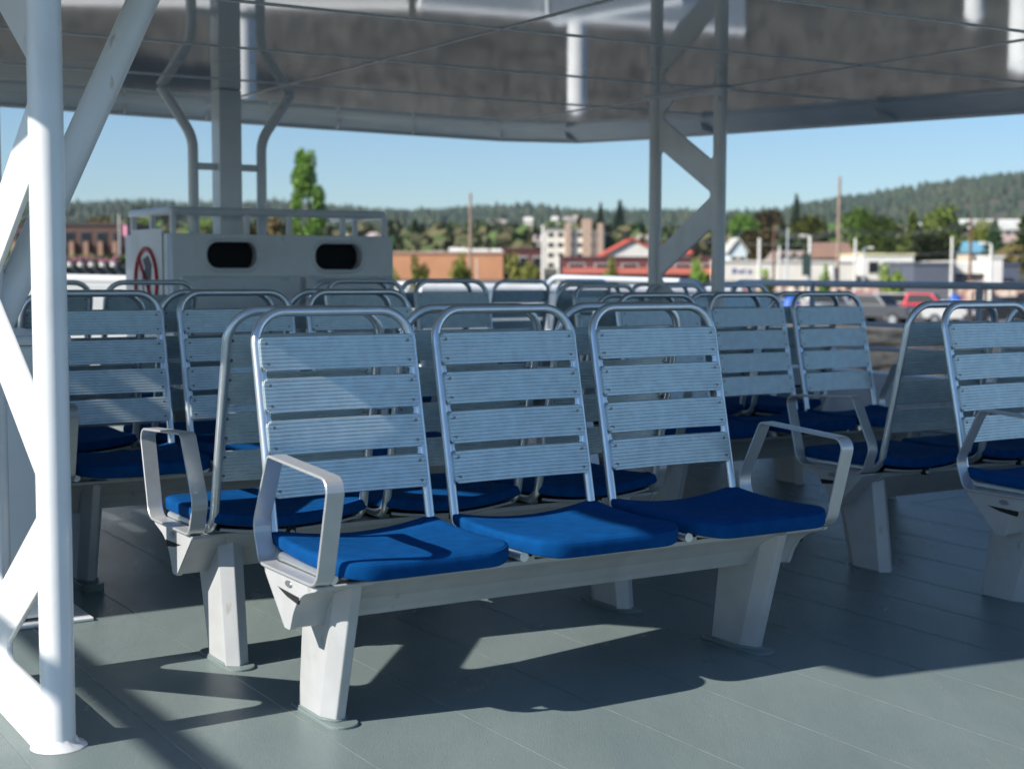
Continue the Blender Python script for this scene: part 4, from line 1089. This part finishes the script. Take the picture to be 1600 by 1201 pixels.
    mb = MB(); mb.box(xf_-.09, xf_+.05, -wd/2+.05, wd/2-.05, lo[0][1]-.03, lo[0][1]+.16); mb.build('bumper', M['chrome'] if kind == 'pickup' else cm_, t)
    xr = lo[-1][0]
    for s in (-1, 1):
        mb = MB(); mb.box(xr-.05, xr+.03, s*(wd/2-.22)-.1, s*(wd/2-.22)+.1, .85, 1.0); mb.build('tail_light', M['red'], t)
    if kind == 'pickup':
        mb = MB(); mb.box(1.05, 2.72, -wd/2+.12, wd/2-.12, 1.201, 1.215); mb.build('bed_cover', M['dark'], t)
    return t
car('pickup', 1360, 507, 89, R(140), (.07, .075, .085), 'dark grey pickup truck facing right, in front of the red pickup')
car('pickup', 1438, 507, 93, R(155), (.55, .02, .035), 'red pickup truck with white cap beside the dark pickup')
car('suv', 1318, 500, 95, R(128), (.22, .24, .27), 'grey car left of the dark grey pickup')
car('sedan', 1492, 503, 91, R(170), (.70, .70, .68), 'white car behind the bench, right of the red pickup')
car('suv', 1577, 507, 87, R(5), (.02, .02, .025), 'black car at the right edge of the photo')
car('suv', 1415, 478, 99, R(172), (.75, .75, .72), 'white car roof behind the red pickup')
car('suv', 1378, 480, 103, R(170), (.50, .05, .06), 'dark red car behind the dark grey pickup')
car('sedan', 1300, 487, 97, R(182), (.72, .73, .72), 'white car seen through the second row backrest tube')
car('sedan', 1155, 488, 97, R(178), (.66, .68, .66), 'pale car seen above the backrests right of the truss')
car('suv', 1185, 462, 108, R(175), (.05, .08, .14), 'dark blue car right of the truss below the long store')
car('sedan', 1145, 465, 106, R(0), (.45, .04, .03), 'small red car just right of the truss')
car('sedan', 1065, 462, 108, R(0), (.75, .74, .70), 'white car seen low through the right truss')
car('sedan', 885, 450, 110, R(180), (.76, .75, .72), 'white car under the top of the looped rail')
car('sedan', 927, 452, 111, R(180), (.62, .42, .05), 'yellow car under the top of the looped rail')
car('sedan', 968, 452, 112, R(0), (.35, .33, .35), 'grey car under the top of the looped rail')
car('van', 733, 447, 108, R(100), (.78, .78, .76), 'white van in front of the orange brick building')
car('sedan', 690, 450, 108, R(175), (.68, .70, .70), 'white car left of the white van')
car('sedan', 765, 450, 109, R(180), (.20, .26, .32), 'blue-grey car right of the white van')
car('sedan', 800, 450, 107, R(120), (.25, .50, .46), 'pale green car left of the white pole')
car('suv', 1235, 462, 110, R(178), (.70, .69, .66), 'white car left of the blue tarpaulin')
# coloured bundles on the lot
M['blue'] = mat('blue_tarp', (.015, .10, .42), .5, 0, noise=.2, nscale=2, bump=.4, bscale=3)
def lump(px, py, d, wx, hz, m, name, label, cat):
    p = at(px, py, d); mb = MB(); rings = []
    for i in range(7):
        ph = PI/2*i/6; rings.append([Vector((wx*math.cos(ph)*math.cos(k*PI/8)*(1+.1*math.sin(k*2.1)), wx*.7*math.cos(ph)*math.sin(k*PI/8), hz*math.sin(ph))) for k in range(16)] if i < 6 else [Vector((.05*wx*math.cos(k*PI/8), .05*wx*math.sin(k*PI/8), hz)) for k in range(16)])
    mb.loft(rings, 0, True); o = mb.build(name, M[m]); o.location = (p.x, d, gz(p.x, d)); return tag(o, label, cat)
lump(1493, 472, 98, .75, 1.75, 'blue', 'tarpaulin', 'rounded bright blue covered load behind the white car', 'tarpaulin')
lump(1237, 463, 103, .8, 1.6, 'blue', 'tarpaulin', 'bright blue covered load above the second row backrests', 'tarpaulin')
# row of pale planter blocks / boats at the back of the lot
M['mix'] = mat('speckled_goods', (.62, .56, .46), .7, 0, noise=.8, nscale=1.2, col2=(.25, .10, .08))
mb = MB(); 
for k in range(70):
    px = rnd.choice([rnd.uniform(1270, 1385), rnd.uniform(1515, 1600), rnd.uniform(1140, 1260)]); p = at(px, 460, 118); s = rnd.uniform(.3, .8)
    c = Matrix.Translation((p.x, 118+rnd.uniform(-3, 3), gz(p.x, 118)+.4)) @ Matrix.Rotation(rnd.uniform(0, 3), 4, 'Z'); mb.box(-s, s, -s*.6, s*.6, -.4, rnd.uniform(.5, 1.6), 0, c)
tag(mb.build('stacked_goods', M['mix']), kind='stuff')
# kerb rail along quay
# fender piles and white dolphin piles in the water (they also mirror in the ceiling)
M['pile'] = mat('white_pile', (.74, .76, .76), .5, 0, noise=.15, nscale=2)
def pile(px, d, ztop, r_, label):
    p = at(px, 420, d); t = thing('mooring_pile', (p.x, d, -7.5), label, 'pile', 0, 'white mooring piles beside the ferry')
    mb = MB(); mb.tube([(0, 0, 0), (0, 0, ztop+7.5)], r_, 16); mb.build('shaft', M['pile'], t)
    mb = MB(); mb.tube([(0, 0, ztop+7.5), (0, 0, ztop+7.62)], r_*1.12, 16, r2=r_*.3); mb.build('cap', M['pile'], t)
pile(900, 26, .35, .17, 'white mooring pile beyond the bulwark, mirrored in the ceiling at the centre')
pile(386, 26, .35, .19, 'white mooring pile beyond the white box, mirrored in the ceiling at the left')
pile(1512, 24, -.9, .16, 'white mooring pile beyond the side railing, mirrored in the ceiling at the right')
pile(1590, 30, -.9, .3, 'thick white pile at the right, mirrored in the ceiling corner')
# flower hedge at left
M['hedge'] = M['leafA']
hd = thing('flower_hedge', (0, 0, 0), 'low green hedge with pink blossom behind the white bulwark at the left', 'hedge')
q0, q1 = at(40, 395, 60), at(192, 395, 60); mb = MB(); mb2 = MB()
for k in range(60):
    f = k/59; x = q0.x+(q1.x-q0.x)*f; z = at(115, 415, 60).z
    leaves(mb, (x, 60, z+.05), .25, .3, .42, 26, .10, rnd)
    if k % 3 == 0: leaves(mb2, (x, 59.7, z+.22), .2, .15, .2, 12, .07, rnd)
mb.build('foliage', M['leafA'], hd, fixn=False); mb2.build('blossom', M['pink'], hd, fixn=False)
pl = thing('terrace_wall', (0, 0, 0), 'dark terrace wall below the flower hedge at the left', 'wall'); mb = MB(); zt = at(115, 414, 60).z
mb.box(q0.x-3, q1.x+.2, 59.6, 61, -8, zt); mb.build('wall', pm((.05, .06, .06)), pl)
for k in range(9):
    x = q0.x+(q1.x-q0.x)*(k+.5)/9; mb = MB(); mb.tube([(x, 59.4, zt-.05), (x, 59.4, zt+.1)], .13, 8); mb.build('cap_stone', M['pale'], pl)

# ------------------------------------------------------------------ haze over the bay and hills
hz = bpy.data.materials.new('haze_air'); hz.use_nodes = True; ht = hz.node_tree; ht.nodes.remove(ht.nodes['Principled BSDF'])
pv = ht.nodes.new('ShaderNodeVolumePrincipled'); pv.inputs['Color'].default_value = (.72, .84, 1, 1); pv.inputs['Density'].default_value = .000065
pv.inputs['Anisotropy'].default_value = .1
ht.links.new(pv.outputs[0], ht.nodes['Material Output'].inputs['Volume'])
mb = MB(); mb.box(-3200, 3200, -3200, 3200, -12, 260); tag(mb.build('haze', hz), kind='stuff')

# unused prototypes must not linger
for k in PR:
    if k not in USED:
        for c in children(PR[k]): bpy.data.objects.remove(c)
        bpy.data.objects.remove(PR[k])
for o in bpy.data.objects:
    if 'h' in o: del o['h']
S.cycles.max_bounces = 8
S.cycles.volume_bounces = 0
